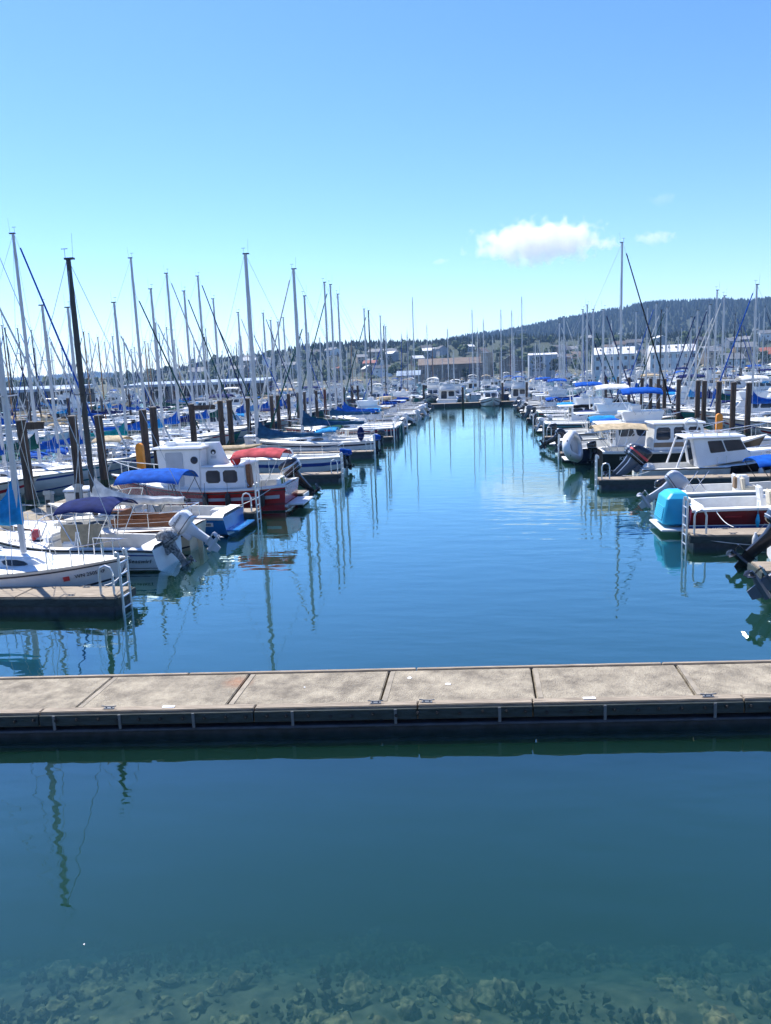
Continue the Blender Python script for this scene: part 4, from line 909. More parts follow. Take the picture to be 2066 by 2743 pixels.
# --- cream sloop with black mast and white sail cover
t, h = sailboat('sailboat', 'cream sailboat with black mast, white sail cover and wood trim', (-13.1, 24.35, 0), PI, 7.2, 9.5, 'cream', None, 'canvas_white', 'mast_black', None, B=2.35, boom=3.3, rad=.085, cov_h=.95, cabin='cream', mxo=0.0, bzz=1.55)
strip(h, 'stripe', 'stripe_dark', t, .84, .87, 0, .98, .008); strip(h, 'toe_rail', 'teak', t, .985, 1.015, 0, .97, .024)
for sd in (1, -1):
    b = MB(); b.box((-1.9, sd*.62, .96), (2.1, .05, .26)); b.build('coaming', 'teak', t, 0, .01)
b = MB(); b.box((-1.05, 0, 1.05), (.06, 1.0, .5)); b.box((-.75, 0, 1.28), (.6, .6, .05)); b.build('companionway', 'teak', t, 0, .01)
outboard(t, -3.5, .78, .58, 1.12, 52, 'engine_white', 'engine_white', txt='Johnson')
fender(t, -3.3, -.3, .55, .5, .09, 'rubber')
# --- blue motorboat with blue canvas enclosure
t, h = runabout('motorboat', 'bright blue hulled motorboat with blue canvas top and clear curtains', (-12.75, 27.0, 0), PI, 7.2, 2.5, 'blue_hull', None, None, None, True, rails=False)
strip(h, 'gunwale', 'gelcoat', t, .90, 1.0, 0, 1, .03); strip(h, 'boot_stripe', 'stripe_dark', t, .26, .34, 0, .6, .008)
bimini(t, -2.0, .45, 1.02, 2.15, .8, 'canvas_blue', .24, legs=3, frame='mast_black')
for sd in (-1, 1):
    b = MB(); b.grid(lambda u, v: Vector((-2.0+2.4*u-.15*(1-v)*(u < .1), sd*1.03, .8+1.15*v)), 4, 3); b.build('side_curtain', 'clear_vinyl', t)
    for q in (-2.0, -.9, .35):
        line('curtain_pole', [(q-.25, sd*1.045, .8), (q+.2, sd*1.04, 1.95)], .016, 'mast_black', t)
b = MB(); b.grid(lambda u, v: Vector((.45+.75*(1-v), -1.0+2*u, .8+1.2*v)), 4, 3); b.build('front_curtain', 'clear_vinyl', t)
hull_patch(h, t, .085, .72, 1, .42, .15, 'text_white', 'name_plate'); hull_text(h, t, .085, .72, 1, '1888', .13, 'text_dark', .018)
b = MB(); b.box((-3.85, 0, .2), (.5, 2.0, .06)); b.build('swim_platform', 'blue_hull', t, 0, .02)
b = MB(); b.box((-3.0, -.3, .55), (.6, .6, .5)); b.build('engine_box', 'gelcoat', t, 0, .04); b = MB(); b.box((-2.2, .5, .5), (.3, .25, .35)); b.build('tackle_box', 'rubber', t, 0, .03)
# --- red tug
t = thing('tugboat', 'red hulled pocket tugboat with white cabin and rose bimini', 'tugboat', (-12.15, 31.95, 0), PI)
h = Hull(8.1, 2.75, .98, 1.62, 1.12, tw=.86, pw=2.5, draft=.45, rake=.55, trake=.18, flare=.1)
hull_mesh(h, 'hull', 'red_hull', t); strip(h, 'bulwark_cap', 'gelcoat', t, .955, 1.01, 0, 1, .03)
strip(h, 'stripe', 'cabin_grey', t, .65, .75, .03, .52, .012); strip(h, 'rub_rail', 'rubber', t, .87, .905, 0, 1, .03); strip(h, 'lower_rail', 'maroon', t, .46, .52, 0, .95, .03); strip(h, 'boot_stripe', 'gelcoat', t, .24, .30, 0, .96, .012)
for sd in (1, -1): hull_patch(h, t, .53, .69, sd, .42, .16, 'rubber', 'exhaust_port', .016)
deck_mesh(h, t, 'deck_white', (.03, .30), .5, .16, .03)
wz = 1.0
c = House(-.35, 1.45, wz, -.42, 1.55, 2.72, 1.02, .95, .98, .92); c.build('wheelhouse', 'gelcoat', t, .05); c.roof(t, 'gelcoat', .16, .09)
c.panel('door', 'cabin_grey', t, 'L', .40, .80, .08, .92, .02, .06); c.panel('door', 'cabin_grey', t, 'R', .40, .80, .08, .92, .02, .06)
for f in ('L', 'R'):
    p = c.pt(f, .14, .72, .0); sd = 1 if f == 'L' else -1; b = MB(); b.tube([p-Vector((0, sd*.02, 0)), p+Vector((0, sd*.02, 0))], .16, 16); pw_ = b.build('porthole', 'window_frame', t, 40)
    b = MB(); b.tube([p, p+Vector((0, sd*.03, 0))], .13, 16); b.build('pane', 'glass', pw_, 40)
c.windows(t, [('F', .05, .32, .45, .88), ('F', .36, .64, .45, .88), ('F', .68, .95, .45, .88)], False)
a = House(-2.35, -.36, wz, -2.3, -.36, 1.92, 1.05, 1.05, 1.0, 1.0); a.build('aft_cabin', 'gelcoat', t, .04); a.roof(t, 'gelcoat', .05, .06, fo=-.02)
a.windows(t, [('R', .20, .48, .32, .82), ('R', .58, .86, .32, .82)], cut=.16, fr=.035); a.panel('door', 'teak', t, 'A', .55, .85, .02, .95, .03, .03)
b = MB(); b.box((-2.42, .88, 1.5), (.18, .2, 1.0)); b.build('door_post', 'teak', t, 0, .01)
b = MB(); b.loft([superring(-.85, 1.97, .5, .26, 14, .7), superring(-.72, 2.45, .40, .22, 14, .7), superring(-.62, 2.9, .34, .19, 14, .7)]); b.build('funnel', 'gelcoat', t, 40)
for sd in (1, -1):
    b = MB(); b.tube([(-.72, sd*.225, 2.5), (-.72, sd*.25, 2.5)], .11, 16); e = b.build('emblem', 'rubber', t, 40); b = MB(); b.tube([(-.72, sd*.24, 2.46), (-.72, sd*.256, 2.46)], .055, 12); b.build('emblem_centre', 'gelcoat', e, 40)
    b = MB(); b.box((-.72, sd*.24, 2.28), (.24, .03, .12)); b.build('emblem_plate', 'cabin_grey', t, 0)
bimini(t, -3.85, -1.7, 1.02, 2.45, 1.1, 'canvas_rose', .14, legs=3)
b = MB(); b.loft([superring(0, z, r*1.1, r*.6, 10, .8) for z, r in ((0, .1), (.12, .2), (.3, .21), (.42, .08))]); b.build('life_jacket', 'red_plastic', t, 50, loc=(-1.85, .75, 1.98))
bow_rail(h, t, .5, .62, .06, 'gelcoat', .018, 5)
for s in (.30, .42, .12): 
    p = h.P(s, .72, 1); fender(t, p.x, p.y+.11, p.z-.05, .62, .12, 'rubber')
b = MB(); b.box((-4.35, 0, .28), (.75, 1.9, .07)); b.build('swim_platform', 'deck_white', t, 0, .02)
for q in (.3, .9): 
    b = MB(); b.loft([superring(0, z, .1, .07, 10, .6) for z in (0, .34)]); b.build('fuel_can', 'green_yellow' if q < .5 else 'gelcoat', t, 40, loc=(-3.7, q, 1.0))
b = MB(); b.box((.6, 0, 2.86), (1.3, .5, .1)); b.tube([(1.1, .3, 2.8), (1.1, .3, 3.0)], .22, 12); b.build('radar_dome', 'gelcoat', t, 40)
b = MB(); b.tube([(-3.9, -.9, 1.1), (-3.9, -.9, 1.75), (-3.9, .9, 1.75), (-3.9, .9, 1.1)], .018, 6); b.build('stern_rail', 'steel', t)
hull_text(h, t, .93, .8, 1, 'W', .3, 'text_white')
# --- boat with the big black outboard, kayak bow above it
t, h = runabout('motorboat', 'white motorboat with large tilted black outboard behind the red tug', (-12.6, 36.2, 0), PI, 6.6, 2.3, 'gelcoat', 'stripe_dark', None, None, True, rails=True)
outboard(t, -3.4, .1, .62, 1.5, 38, 'engine_black', 'engine_black', 'engine_silver')
b = MB(); b.loft([[Vector((x, y*w_, z+zz*hh)) for y, zz in ((0, 1), (.7, .7), (1, 0), (.6, -.7), (0, -1), (-.6, -.7), (-1, 0), (-.7, .7))] for x, w_, z, hh in ((-1.7, .03, .12, .03), (-1.1, .22, .03, .1), (-.3, .33, 0, .14), (.5, .32, 0, .14), (1.2, .2, .04, .1), (1.8, .03, .14, .03))])
k = b.build('kayak', 'canvas_tan', None, 50, loc=(-13.2, 39.0, 2.0), rz=.05); tag(k, 'tan kayak lying on the cabin tops above the red tug bimini', 'kayak')
# --- white sloop with the blue stripe
t, h = sailboat('sailboat', 'white sailboat with broad blue stripe and slate sail cover past the red tug', (-12.45, 44.3, 0), PI, 9.0, 12.5, 'gelcoat', None, 'canvas_slate', jib=None, B=2.8, boom=4.0, motor=('engine_black', 10, 'canvas_blue'), rad=.1, cov_h=1.0)
strip(h, 'stripe', 'stripe_blue', t, .76, .86, 0, .99, .01)
outboard(t, -4.4, .9, .95, .7, 5, 'engine_black', cover='canvas_blue')
# --- Serendipity
t, h = sailboat('sailboat', 'white sailboat lettered Serendipity with blue dodger', (-12.05, 54.3, 0), PI, 9.2, 12.9, 'gelcoat', 'stripe_dark', 'canvas_slate', jib='canvas_white', B=2.9, boom=4.6, dodger='canvas_sky', rad=.1, cov_h=1.1)
hull_text(h, t, .14, .68, 1, 'Serendipity', .36, 'text_teal', shear=.2); outboard(t, -4.5, .7, .85, .85, 0, 'engine_black', cover='canvas_blue')
b = MB(); b.ball((-3.6, .75, 1.45), .42, 10, 8, (.6, .5, 1.2)); b.build('covered_wheel', 'canvas_navy', t, 60)

# --- right side: two boats cut by the frame edge
t, h = runabout('motorboat', 'motorboat with grey tilted outboard cut by the right frame edge, nearest', (10.5, 17.5, 0), 0, 6.4, 2.3, 'gelcoat', 'stripe_blue', None, None)
outboard(t, -3.3, .1, .72, 1.3, 58, 'engine_grey', 'engine_grey')
t, h = runabout('motorboat', 'motorboat with black tilted outboard cut by the right frame edge', (11.2, 21.4, 0), 0, 6.4, 2.3, 'gelcoat', 'stripe_dark', None, None)
outboard(t, -3.3, -.2, .7, 1.35, 42, 'engine_black', 'engine_black', 'engine_silver')
# --- dark red speedboat with cyan engine cover
t, h = runabout('speedboat', 'dark red speedboat with blue swoosh and bright cyan engine cover', (9.75, 26.15, 0), 0, 6.3, 2.25, 'maroon', None, None, None, False, cat='speedboat', rails=False, fb=.15)
strip(h, 'gunwale', 'gelcoat', t, .945, 1.01, 0, 1, .035); strip(h, 'stripe', 'stripe_blue', t, .30, .52, 0, .9, .008); strip(h, 'pinstripe', 'gelcoat', t, .52, .545, 0, .9, .012); strip(h, 'pinstripe', 'gelcoat', t, .30, .33, .5, .9, .012)
hull_text(h, t, .15, .415, -1, 'NIPOW', .2, 'text_white', .018, shear=.35, sx=1.5); hull_patch(h, t, .20, .78, -1, .5, .05, 'stripe_red', 'decal')
b = MB(); rings = []
for z, w_, xa, xb in ((.24, .5, -3.74, -3.25), (.33, .66, -3.96, -3.2), (.86, .66, -3.88, -3.16), (1.14, .64, -3.83, -3.14), (1.30, .5, -3.68, -3.2), (1.335, .42, -3.6, -3.26)):
    q = .055; rings.append([Vector((x, y, z)) for x, y in ((xa+q, -w_), (xb, -w_), (xb, w_), (xa+q, w_), (xa, w_-q), (xa, -w_+q))])
b.loft(rings); cv = b.build('engine_cover', 'cover_cyan', t, 12, .012)
b = MB()
for k in range(8): b.tube([(-3.962+.0096*k, -.52, .46+.055*k), (-3.962+.0096*k, .52, .46+.055*k)], .02, 5)
b.build('cover_rib', 'cover_cyan', cv)
b = MB(); b.box((-3.55, 0, .16), (1.0, 1.9, .07)); b.build('swim_platform', 'gelcoat', t, 0, .02); fender(t, -1.2, -1.2, .5, .3, .07, 'cover_cyan')
# --- grey skiff with the silver outboard
t, h = runabout('skiff', 'grey open skiff with silver outboard and blue bimini behind the red speedboat', (10.2, 30.2, 0), 0, 6.2, 2.2, 'cabin_grey', None, None, None, False, cat='skiff', rails=False, ws=False)
strip(h, 'gunwale', 'gelcoat', t, .92, 1.0, 0, 1, .03); outboard(t, -3.1, -.25, .62, 1.2, 55, 'engine_silver', 'engine_silver'); outboard(t, -3.1, .45, .6, .8, 0, 'engine_black')
bimini(t, -.2, 1.9, .95, 1.85, .7, 'canvas_blue', .12, frame='mast_black'); 
b = MB(); b.box((-.55, -.2, .95), (.42, .42, .62)); b.build('console', 'gelcoat', t, 0, .06); b = MB(); b.box((-.8, -.2, .98), (.1, .3, .45)); b.build('seat_back', 'stripe_tan', t, 0, .04)
for q in (-2.6, -2.2): line('rod_rack', [(q-.3, -.7, .65), (q+.35, -.6, 1.5)], .014, 'steel', t); line('rod_rack', [(q+.3, -.7, .65), (q-.1, -.6, 1.3)], .014, 'steel', t)
# --- pilothouse workboat
t = thing('workboat', 'white pilothouse workboat with black bow cover and twin dark outboards', 'workboat', (11.75, 38.3, 0), 0)
h = Hull(8.6, 2.5, .62, 1.5, .58, tw=.94, pw=2.3, draft=.35, rake=.9, trake=-.08); h.sm = .42
hull_mesh(h, 'hull', 'gelcoat_old', t); strip(h, 'rub_rail', 'rubber', t, .955, 1, 0, 1, .03); strip(h, 'bow_cover', 'canvas_black', t, .62, 1.06, .46, 1, .05)
deck_mesh(h, t, 'deck_white', (.05, .40), .4, .16, .05)
c = House(-1.75, .75, .6, -2.0, .15, 1.98, 1.02, .82, .95, .8, .95); c.build('pilothouse', 'gelcoat', t, .04); c.roof(t, 'gelcoat', .16, .09, fo=.22, ao=.35)
c.windows(t, [('R', .30, .58, .46, .88), ('R', .62, .97, .46, .88)], cut=.06); c.windows(t, [('F', .06, .48, .35, .9), ('F', .52, .94, .35, .9)], False); c.panel('door', 'glass', t, 'A', .3, .7, .02, .9)
for sd in (1, -1): line('roof_strut', [(-2.7, sd*1.0, .62), (-2.25, sd*1.0, 1.98)], .05, 'gelcoat', t); line('grab_rail', [(-.9, sd*1.04, 1.1), (-.9, sd*1.05, .8), (-.5, sd*1.04, .8), (-.5, sd*1.03, 1.15)], .014, 'steel', t)
tr = House(.6, 2.6, 1.0, .6, 2.3, 1.3, .82, .35, .75, .3, 1.15, 1.38); tr.build('trunk_cabin', 'gelcoat', t, .05); text('lettering', 'WN 808 RC', .12, 'text_dark', t, Matrix.Translation((1.7, -.665, 1.22)) @ Matrix.Rotation(R(-12), 4, 'Z') @ Matrix.Rotation(R(82), 4, 'X'))
outboard(t, -4.35, -.45, .62, 1.5, 42, 'engine_black', 'engine_grey', 'text_red'); outboard(t, -4.35, .5, .62, 1.5, 42, 'engine_grey', 'engine_grey', 'engine_silver')
b = MB()
for q in range(4): b.tube([(-2.0+.55*q, -.9, 2.1), (-2.0+.55*q, -.9, 2.2), (-2.0+.55*q, .9, 2.2), (-2.0+.55*q, .9, 2.1)], .018, 5)
for sd in (-.8, 0, .8): b.tube([(-2.1, sd, 2.2), (.2, sd, 2.2)], .018, 5)
b.build('roof_rack', 'alu', t); bow_rail(h, t, .62, .5, .1, 'steel', .016, 4)
p = h.P(.62, .7, -1); fender(t, p.x, p.y-.12, .35, .5, .11); b = MB(); lump(b, (0, 0, 0), .28, 4, .6, 10, 6, .6); b.build('folded_tarp', 'canvas_white', t, 60, loc=(-3.95, -.9, .72))
# --- black hulled trawler tug with cream bimini
t = thing('tugboat', 'black hulled tug style cruiser with tan stripe, white cabin and cream bimini', 'tugboat', (10.6, 42.8, 0), 0)
h = Hull(8.6, 2.8, .95, 1.6, 1.0, tw=.88, pw=2.4, draft=.45, rake=.6, trake=.1)
hull_mesh(h, 'hull', 'black_hull', t); strip(h, 'bulwark_cap', 'gelcoat', t, .93, 1.01, 0, 1, .03); deck_mesh(h, t, 'deck_white', (.03, .28), .45, .16, .03)
c = House(-1.7, 1.1, 1.0, -1.6, .8, 2.35, 1.08, 1.0, 1.0, .95); c.build('cabin', 'gelcoat', t, .05); c.roof(t, 'gelcoat', .14, .09); c.windows(t, [('R', .05, .31, .42, .86), ('R', .40, .62, .42, .86), ('R', .70, .92, .42, .86)], cut=.14, fr=.03); c.windows(t, [('F', .05, .32, .4, .88), ('F', .36, .64, .4, .88), ('F', .68, .95, .4, .88)], False)
for f in 'LR': c.panel('stripe', 'stripe_tan', t, f, .01, .99, .12, .30, .012, .02)
bimini(t, -4.7, -1.95, 1.05, 2.3, 1.0, 'canvas_tan', .12, legs=4); hull_text(h, t, .17, .74, -1, 'KEN REEF', .28, 'text_white', .016); bow_rail(h, t, .5, .6, .06, 'steel', .016, 5)
outboard(t, -4.35, 1.0, .9, .8, 0, 'engine_black')
for k in range(4):
    b = MB(); pts = [(.35*math.cos(a*.7)*(1+.05*k), .12*k-.2, 2.7+.38*math.sin(a*.7)) for a in range(10)]; b.tube(pts, .035, 5); b.build('hose_coil', 'alu' if k % 2 else 'gelcoat', t, 50, loc=(.2, -.9, -.45))
d = thing('inflatable_dinghy', 'white inflatable dinghy hung on its side at a stern', 'dinghy', (4.95, 43.4, 1.15), 0)
b = MB(); pts = [(.1*math.sin(a*PI/8)**2, 1.15*math.cos(a*PI/8), .72*math.sin(a*PI/8)*(.8 if 4 < a % 16 < 12 else 1)) for a in range(17)]; b.tube(pts, .21, 10); b.build('tube', 'gelcoat', d, 60)
b = MB(); b.ball((-.12, 0, .0), 1, 14, 8, (.26, 1.18, .8)); b.build('floor', 'fender_white', d, 60); b = MB(); b.box((.12, -.9, 0), (.05, .5, .9)); b.build('transom', 'canvas_grey', d, 0); d.rotation_euler = (0, R(-14), R(-22))

# mooring lines, laid from the boats to the docks
for i, (a, c, lb) in enumerate([((-9.3, 18.6, .75), (-9.6, 17.9, .47), 'short white mooring line at the bow of the numbered sailboat'), ((-9.7, 26.2, .75), (-9.9, 28.5, .47), 'mooring line from the blue motorboat to the finger dock'), ((-8.5, 31.0, 1.15), (-9.9, 29.4, .47), 'mooring line from the red tug to the ladder finger'),
        ((7.3, 25.1, .85), (7.6, 24.2, .47), 'mooring line of the dark red speedboat'), ((8.0, 37.2, .6), (6.4, 36.2, .47), 'mooring line of the pilothouse workboat'), ((6.4, 23.3, .3), (9.5, 23.2, .12), 'slack white line along the right finger dock side')]):
    A, B_ = Vector(a), Vector(c); q = MB(); q.tube([A.lerp(B_, k/6)-Vector((0, 0, .1*math.sin(math.pi*k/6))) for k in range(7)], .014, 5); o = q.build('mooring_line', 'fender_white'); tag(o, lb, 'rope')
o = fender(None, 7.9, 23.18, .2, .5, .09); o.rotation_euler = (0, 0, 0); tag(o, 'white fender lying along the right finger dock side', 'fender')

# ================================================================== THE OTHER ROWS
COLS = {'canvas_blue': 'blue', 'canvas_navy': 'navy', 'canvas_sky': 'sky blue', 'canvas_teal': 'teal', 'canvas_green': 'green', 'canvas_tan': 'tan', 'canvas_white': 'white', 'canvas_grey': 'grey', 'canvas_slate': 'slate blue', 'canvas_rose': 'rose', 'canvas_black': 'black'}
HUL = {'gelcoat': 'white', 'gelcoat_old': 'off-white', 'cream': 'cream', 'navy': 'navy', 'black_hull': 'black', 'green_hull': 'green', 'red_hull': 'red', 'blue_hull': 'blue', 'cabin_grey': 'grey'}
rr = random.Random(5)
def pick(d): return rr.choice(d)
CV = ['canvas_blue', 'canvas_blue', 'canvas_navy', 'canvas_sky', 'canvas_teal', 'canvas_green', 'canvas_tan', 'canvas_slate', 'canvas_white', 'canvas_grey']
HL = ['gelcoat', 'gelcoat', 'gelcoat', 'gelcoat_old', 'gelcoat_old', 'cream', 'navy', 'green_hull', 'gelcoat']
STR = ['stripe_blue', 'stripe_dark', 'stripe_red', 'stripe_teal', None, 'stripe_blue']
CNT = {}
def nth(row): CNT[row] = CNT.get(row, 0)+1; return ordinal(CNT[row])
def a_sail(x, y, rz, mh, row, cover=None, mast='mast_paint', jib='?', hullm=None, L=None, rad=.072, **k):
    cover = cover or pick(CV); hullm = hullm or pick(HL); L = L or max(7, min(10.5, mh*.75)); jib = pick(['canvas_blue', 'canvas_navy', 'canvas_white', None, 'canvas_green', 'canvas_white']) if jib == '?' else jib
    ms = {'mast_paint': 'silver', 'mast_black': 'black', 'mast_wood': 'wooden'}[mast]
    return sailboat('sailboat', f'{HUL[hullm]} sailboat with {ms} mast and {COLS[cover]} cover, {nth(row)} in the {row}', (x, y, 0), rz, L, mh, hullm, pick(STR), cover, mast, jib, mx=.4, spread=pick([1, 1, 2]), group=f'boats along the {row}', rad=rad, dodger=pick([None, None, cover]), motor=pick([None, None, ('engine_black', 10), ('engine_white', 30)]), frac=pick([1, .82]), cov_h=pick([.5, .8, 1.0]), **k)
def a_run(x, y, rz, row, L=None, **k):
    top = pick([None, 'canvas_blue', 'canvas_navy', 'canvas_sky', 'canvas_tan', 'canvas_white', 'canvas_black', None]); hm = pick(['gelcoat', 'gelcoat', 'gelcoat_old', 'gelcoat', 'cabin_grey', 'navy']); mo = pick(['engine_black', 'engine_grey', 'engine_white', 'engine_black'])
    return runabout('motorboat', f'{HUL[hm]} motorboat with {mo[7:]} outboard{" and "+COLS[top]+" bimini" if top else ""}, {nth(row)} in the {row}', (x, y, 0), rz, L or rr.uniform(5.6, 7.2), None or rr.uniform(2.1, 2.5), hm, pick(STR), top, (mo, pick([0, 30, 50, 60])), pick([True, True, False]), group=f'boats along the {row}', nm=pick([1, 1, 2]), msc=rr.uniform(1, 1.35), **k)
def a_cru(x, y, rz, row, L=None, **k):
    hm = pick(['gelcoat', 'gelcoat', 'gelcoat', 'gelcoat_old', 'navy']); top = pick(['canvas_navy', 'canvas_blue', 'canvas_white', 'canvas_tan', None]); fl = pick([True, False, True])
    return cruiser('cabin_cruiser', f'{HUL[hm]} cabin cruiser{" with flybridge" if fl else ""}{" and "+COLS[top]+" canvas" if fl and top else ""}, {nth(row)} in the {row}', (x, y, 0), rz, L or rr.uniform(7.5, 10.5), rr.uniform(2.7, 3.3), hm, pick(STR), fl, top, group=f'boats along the {row}', dinghy=pick([False, False, 'canvas_tan', 'canvas_grey']), arch=pick([True, True, False]), **k)
# left fairway row (sterns to the fairway)
row = 'left fairway row'
for y, kd, a in [(57.7, 's', (11.4, 'canvas_green', 'mast_paint')), (60.6, 'r', 0), (66.2, 's', (13.3, 'canvas_slate', 'mast_paint')), (68.9, 's', (13.4, 'canvas_blue', 'mast_paint')), (72.2, 's', (12.9, 'canvas_blue', 'mast_paint')), (77.3, 'r', 0), (80.3, 'c', 0), (83.6, 'r', 0),
                 (88.4, 's', (12.8, 'canvas_blue', 'mast_paint')), (92.0, 's', (12.9, 'canvas_navy', 'mast_black')), (95.2, 'c', 0), (100.2, 'r', 0), (102.8, 's', (13.0, 'canvas_blue', 'mast_paint')), (105.6, 's', (11.9, 'canvas_blue', 'mast_black')), (107.7, 's', (11.9, 'canvas_tan', 'mast_paint')), (111.5, 'r', 0), (114.4, 'c', 0), (117.6, 'r', 0)]:
    if kd == 's': a_sail(-12.2, y, PI, a[0], row, a[1], a[2], jib=pick([None, 'canvas_blue', 'canvas_green']))
    elif kd == 'r': a_run(-11.3, y, PI, row)
    else: a_cru(-12.3, y, PI, row, 8.5)
# row behind left walkway (bows to the walkway)
row = 'row behind left walkway'
for y, kd, a in [(33.2, 'c', 0), (37.0, 's', (13.4, 'canvas_blue')), (40.2, 's', (13.6, 'canvas_green')), (42.6, 's', (10.1, 'canvas_blue')), (45.4, 's', (10.2, 'canvas_blue')), (48.2, 'r', 0), (51.5, 's', (11.0, 'canvas_teal')), (54.4, 's', (14.3, 'canvas_blue')), (57.6, 's', (12.5, 'canvas_sky')), (60.7, 's', (14.0, 'canvas_blue')), (64.3, 's', (13.0, 'canvas_navy')), (67.7, 's', (14.6, 'canvas_blue')), (71.5, 's', (13.0, 'canvas_green')), (75.3, 'c', 0), (79, 's', (12.3, 'canvas_blue')),
                 (83, 's', (12.8, 'canvas_sky')), (86.0, 'r', 0), (88.3, 's', (12.9, 'canvas_blue')), (91.5, 's', (12.3, 'canvas_tan')), (94.8, 's', (12.3, 'canvas_blue')), (97.5, 's', (13, 'canvas_navy')), (101, 'c', 0), (105, 's', (11.9, 'canvas_blue')), (108.5, 'r', 0), (112, 's', (11.8, 'canvas_blue')), (116, 'c', 0), (120, 's', (11.4, 'canvas_grey'))]:
    if kd == 's': a_sail(-25.4, y, 0, a[0], row, a[1], rad=.085, **({'jib': 'canvas_white'} if y == 37.0 else {}))
    elif kd == 'r': a_run(-23.8, y, 0, row)
    else: a_cru(-25.2, y, 0, row)
# right fairway row (sterns to the fairway)
row = 'right fairway row'
for y, kd, a in [(46.0, 'c', 0), (50.2, 'r', 0), (53.0, 'r', 0), (55.9, 'c', 0), (60.9, 'r', 0), (64.8, 's', (14.9, 'canvas_black', 'mast_paint')), (68.0, 'c', 0), (72.4, 's', (10.4, 'canvas_blue', 'mast_paint')), (75.4, 'r', 0), (79, 's', (10.9, 'canvas_tan', 'mast_paint')), (83.8, 's', (11.7, 'canvas_blue', 'mast_paint')), (87.2, 's', (11.5, 'canvas_navy', 'mast_paint')), (90.6, 'r', 0), (95.5, 'c', 0), (99, 'r', 0), (102, 'c', 0), (106.8, 's', (12.1, 'canvas_blue', 'mast_paint')), (110, 'r', 0), (112.6, 's', (11.6, 'canvas_white', 'mast_paint')), (116.5, 'c', 0), (120, 'r', 0)]:
    if kd == 's': a_sail(10.3, y, 0, a[0], row, a[1], a[2], hullm='black_hull' if y == 64.8 else None, jib='canvas_black' if y == 64.8 else '?')
    elif kd == 'r': a_run(8.6, y, 0, row)
    else: a_cru(9.6, y, 0, row, 8.6)
row = 'row behind right walkway'
for y, kd, a in [(50, 'c', 0), (54, 'r', 0), (57.8, 'c', 0), (62, 'r', 0), (66, 's', (11.3, 'canvas_blue')), (69.5, 'c', 0), (74.3, 's', (11.2, 'canvas_green')), (76.4, 's', (11.9, 'canvas_blue')), (78.8, 's', (10.8, 'canvas_navy')), (83, 's', (10.6, 'canvas_blue')), (85.6, 's', (10.1, 'canvas_sky')), (89.5, 'c', 0), (93, 'r', 0), (96, 's', (11.9, 'canvas_blue')), (98.8, 's', (11.8, 'canvas_navy')), (101.4, 's', (12.8, 'canvas_tan')), (106.5, 's', (12.7, 'canvas_blue')), (110, 'c', 0), (114, 's', (12.7, 'canvas_blue')), (118, 'c', 0)]:
    if kd == 's': a_sail(22.4, y, PI, a[0], row, a[1], 'mast_black' if y == 98.8 else 'mast_paint', hullm='green_hull' if y == 74.3 else None)
    elif kd == 'r': a_run(21, y, PI, row)
    else: a_cru(22.2, y, PI, row)
# head of the fairway: two trawlers, sterns to the camera
t, h = cruiser('trawler', 'white trawler yacht moored stern-on at the far cross dock', (-5.6, 131.5, 0), PI/2, 10, 3.6, 'gelcoat', 'stripe_dark', True, 'canvas_black', None, 1.15, 'trawler')
t, h = cruiser('trawler', 'small white trawler with short mast in front of the far cross dock', (1.4, 122.5, 0), -PI/2+.1, 8.5, 3.2, 'gelcoat', 'stripe_dark', False, None, None, 1.0, 'trawler')
t, h = cruiser('cabin_cruiser', 'white cruiser with blue canvas right of the small trawler', (6.2, 134, 0), PI/2, 9, 3.2, 'gelcoat', 'stripe_blue', True, 'canvas_blue', None, 1.05)
t, h = cruiser('motor_yacht', 'tall white motor yacht rising above the left rows', (-76, 138, 0), R(12), 14, 4.4, 'gelcoat', 'stripe_dark', True, 'canvas_white', None, 1.55, 'motor yacht')
# prototypes for the distant rows
PROTO = []
def far_boat(kind, i):
    g = 'far'
    if kind == 's': return a_sail(0, -300, 0, [10.5, 11.5, 12.5, 13.5, 12, 14.5][i % 6], 'proto', CV[(i*3) % len(CV)], ['mast_paint', 'mast_paint', 'mast_black', 'mast_paint', 'mast_wood', 'mast_paint'][i % 6], line=False)[0]
    if kind == 'c': return a_cru(0, -300, 0, 'proto')[0]
    return a_run(0, -300, 0, 'proto')[0]
for i in range(6): PROTO.append((far_boat('s', i), 's'))
for i in range(7): PROTO.append((far_boat('c', i), 'c'))
for i in range(3): PROTO.append((far_boat('r', i), 'r'))
def merged(root):
    """one mesh for boats too far off to show parts"""
    vs, fs, ms, mi = [], [], [], []
    def put(o, mtx):
        if o.type == 'MESH':
            mm = o.data.materials[0]
            if mm not in ms: ms.append(mm)
            k = ms.index(mm); of = len(vs); vs.extend([tuple(mtx @ v.co) for v in o.data.vertices])
            for p in o.data.polygons: fs.append(tuple(i+of for i in p.vertices)); mi.append(k)
        for c in o.children: put(c, mtx @ c.matrix_basis)
    for c in root.children: put(c, c.matrix_basis)
    me = bpy.data.meshes.new(root.name.split('.')[0]); me.from_pydata(vs, [], fs); me.update()
    for m in ms: me.materials.append(m)
    me.polygons.foreach_set('material_index', mi); me.shade_smooth(); me.set_sharp_from_angle(angle=R(35))
    return me
FARM = [(merged(r), k, r['label'].split(',')[0], r['category']) for r, k in PROTO]
def visible(x, y): return -.665*y-7 < x < .352*y+7
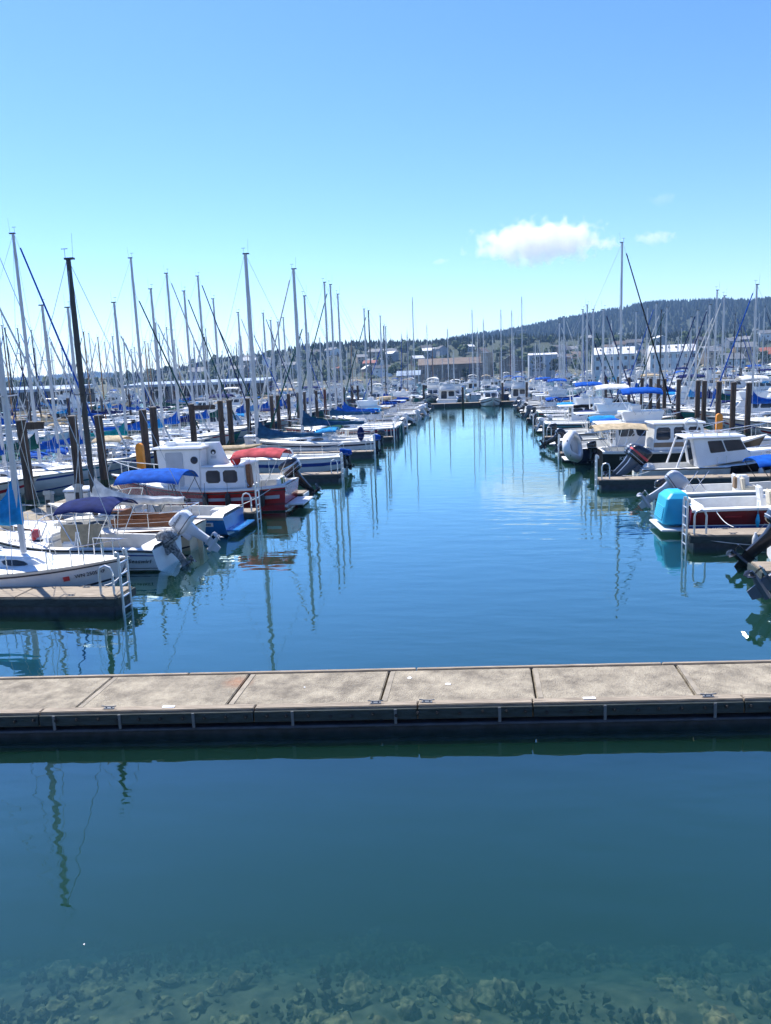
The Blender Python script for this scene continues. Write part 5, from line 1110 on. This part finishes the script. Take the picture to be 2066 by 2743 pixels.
def far_row(row, pts, rz, ps, parts):
    for x, y in pts:
        if not visible(x, y): continue
        q = rr.random(); k = 's' if q < ps else ('r' if q > .93 else 'c')
        i = rr.choice([j for j, p in enumerate(PROTO) if p[1] == k]); a = rz+rr.uniform(-.03, .03); d = FARM[i][2]; lb = f'{d}, {nth(row)} in the {row}'; sc = rr.uniform(.9, 1.12)
        if parts: copy_tree(PROTO[i][0], (x, y, 0), a, lb, f'boats along the {row}', (sc, sc, sc))
        else:
            o = inst(PROTO[i][0].name.split('.')[0], FARM[i][0], None, (x, y, 0), a, (sc, sc, sc)); tag(o, lb, FARM[i][3], f'boats along the {row}')
J = lambda a: rr.uniform(-a, a)
far_row('second left walkway front', [(-46.4+J(.8), y) for y in range(58, 196, 4)], PI, .8, True)
far_row('second left walkway back', [(-58.4+J(.8), y+J(.5)) for y in range(66, 196, 4)], 0, .85, False)
far_row('second right walkway front', [(43.6+J(.8), y) for y in range(102, 196, 5)], 0, .5, True)
far_row('second right walkway back', [(55.4+J(.8), y+J(.5)) for y in range(118, 196, 5)], PI, .4, False)
far_row('outer left row', [(-79+J(1), y) for y in range(108, 156, 4)], PI, .85, False)
for k, (y, ps) in enumerate([(150, .3), (166, .35), (186, .4), (206, .4), (230, .4), (256, .45), (284, .45), (316, .45), (352, .45)]):
    x0 = -40 if y < 200 else -.52*y
    xs = []; x = x0
    while x < .35*y+6:
        if not (-56 < x < -40 and y < 200) and not (40 < x < 60 and y < 200): xs.append(x)
        x += rr.uniform(4.3, 6.3)+(y-150)*.012
    far_row(f'{ORD[k]} distant cross row', [(x, y+J(1.5)) for x in xs], rr.choice([PI/2, -PI/2]), ps, False)
# tall masts over the head of the fairway
for x, y, mh in [(-12.4, 146, 19.2), (-6.2, 150, 13.4), (-1.5, 150, 16.8), (.6, 152, 15), (3.9, 150, 16.5), (6.0, 152, 16.4), (7.8, 150, 18.6)]:
    a_sail(x, y, PI/2, mh, 'cluster at fairway head', L=10.5, rad=.1, line=False)
for r, k in PROTO:
    for c in list(r.children):
        for g in list(c.children): bpy.data.objects.remove(g)
        bpy.data.objects.remove(c)
    bpy.data.objects.remove(r)
for o in list(bpy.data.objects):
    if o.name not in COL.objects and o.users == 0: bpy.data.objects.remove(o)
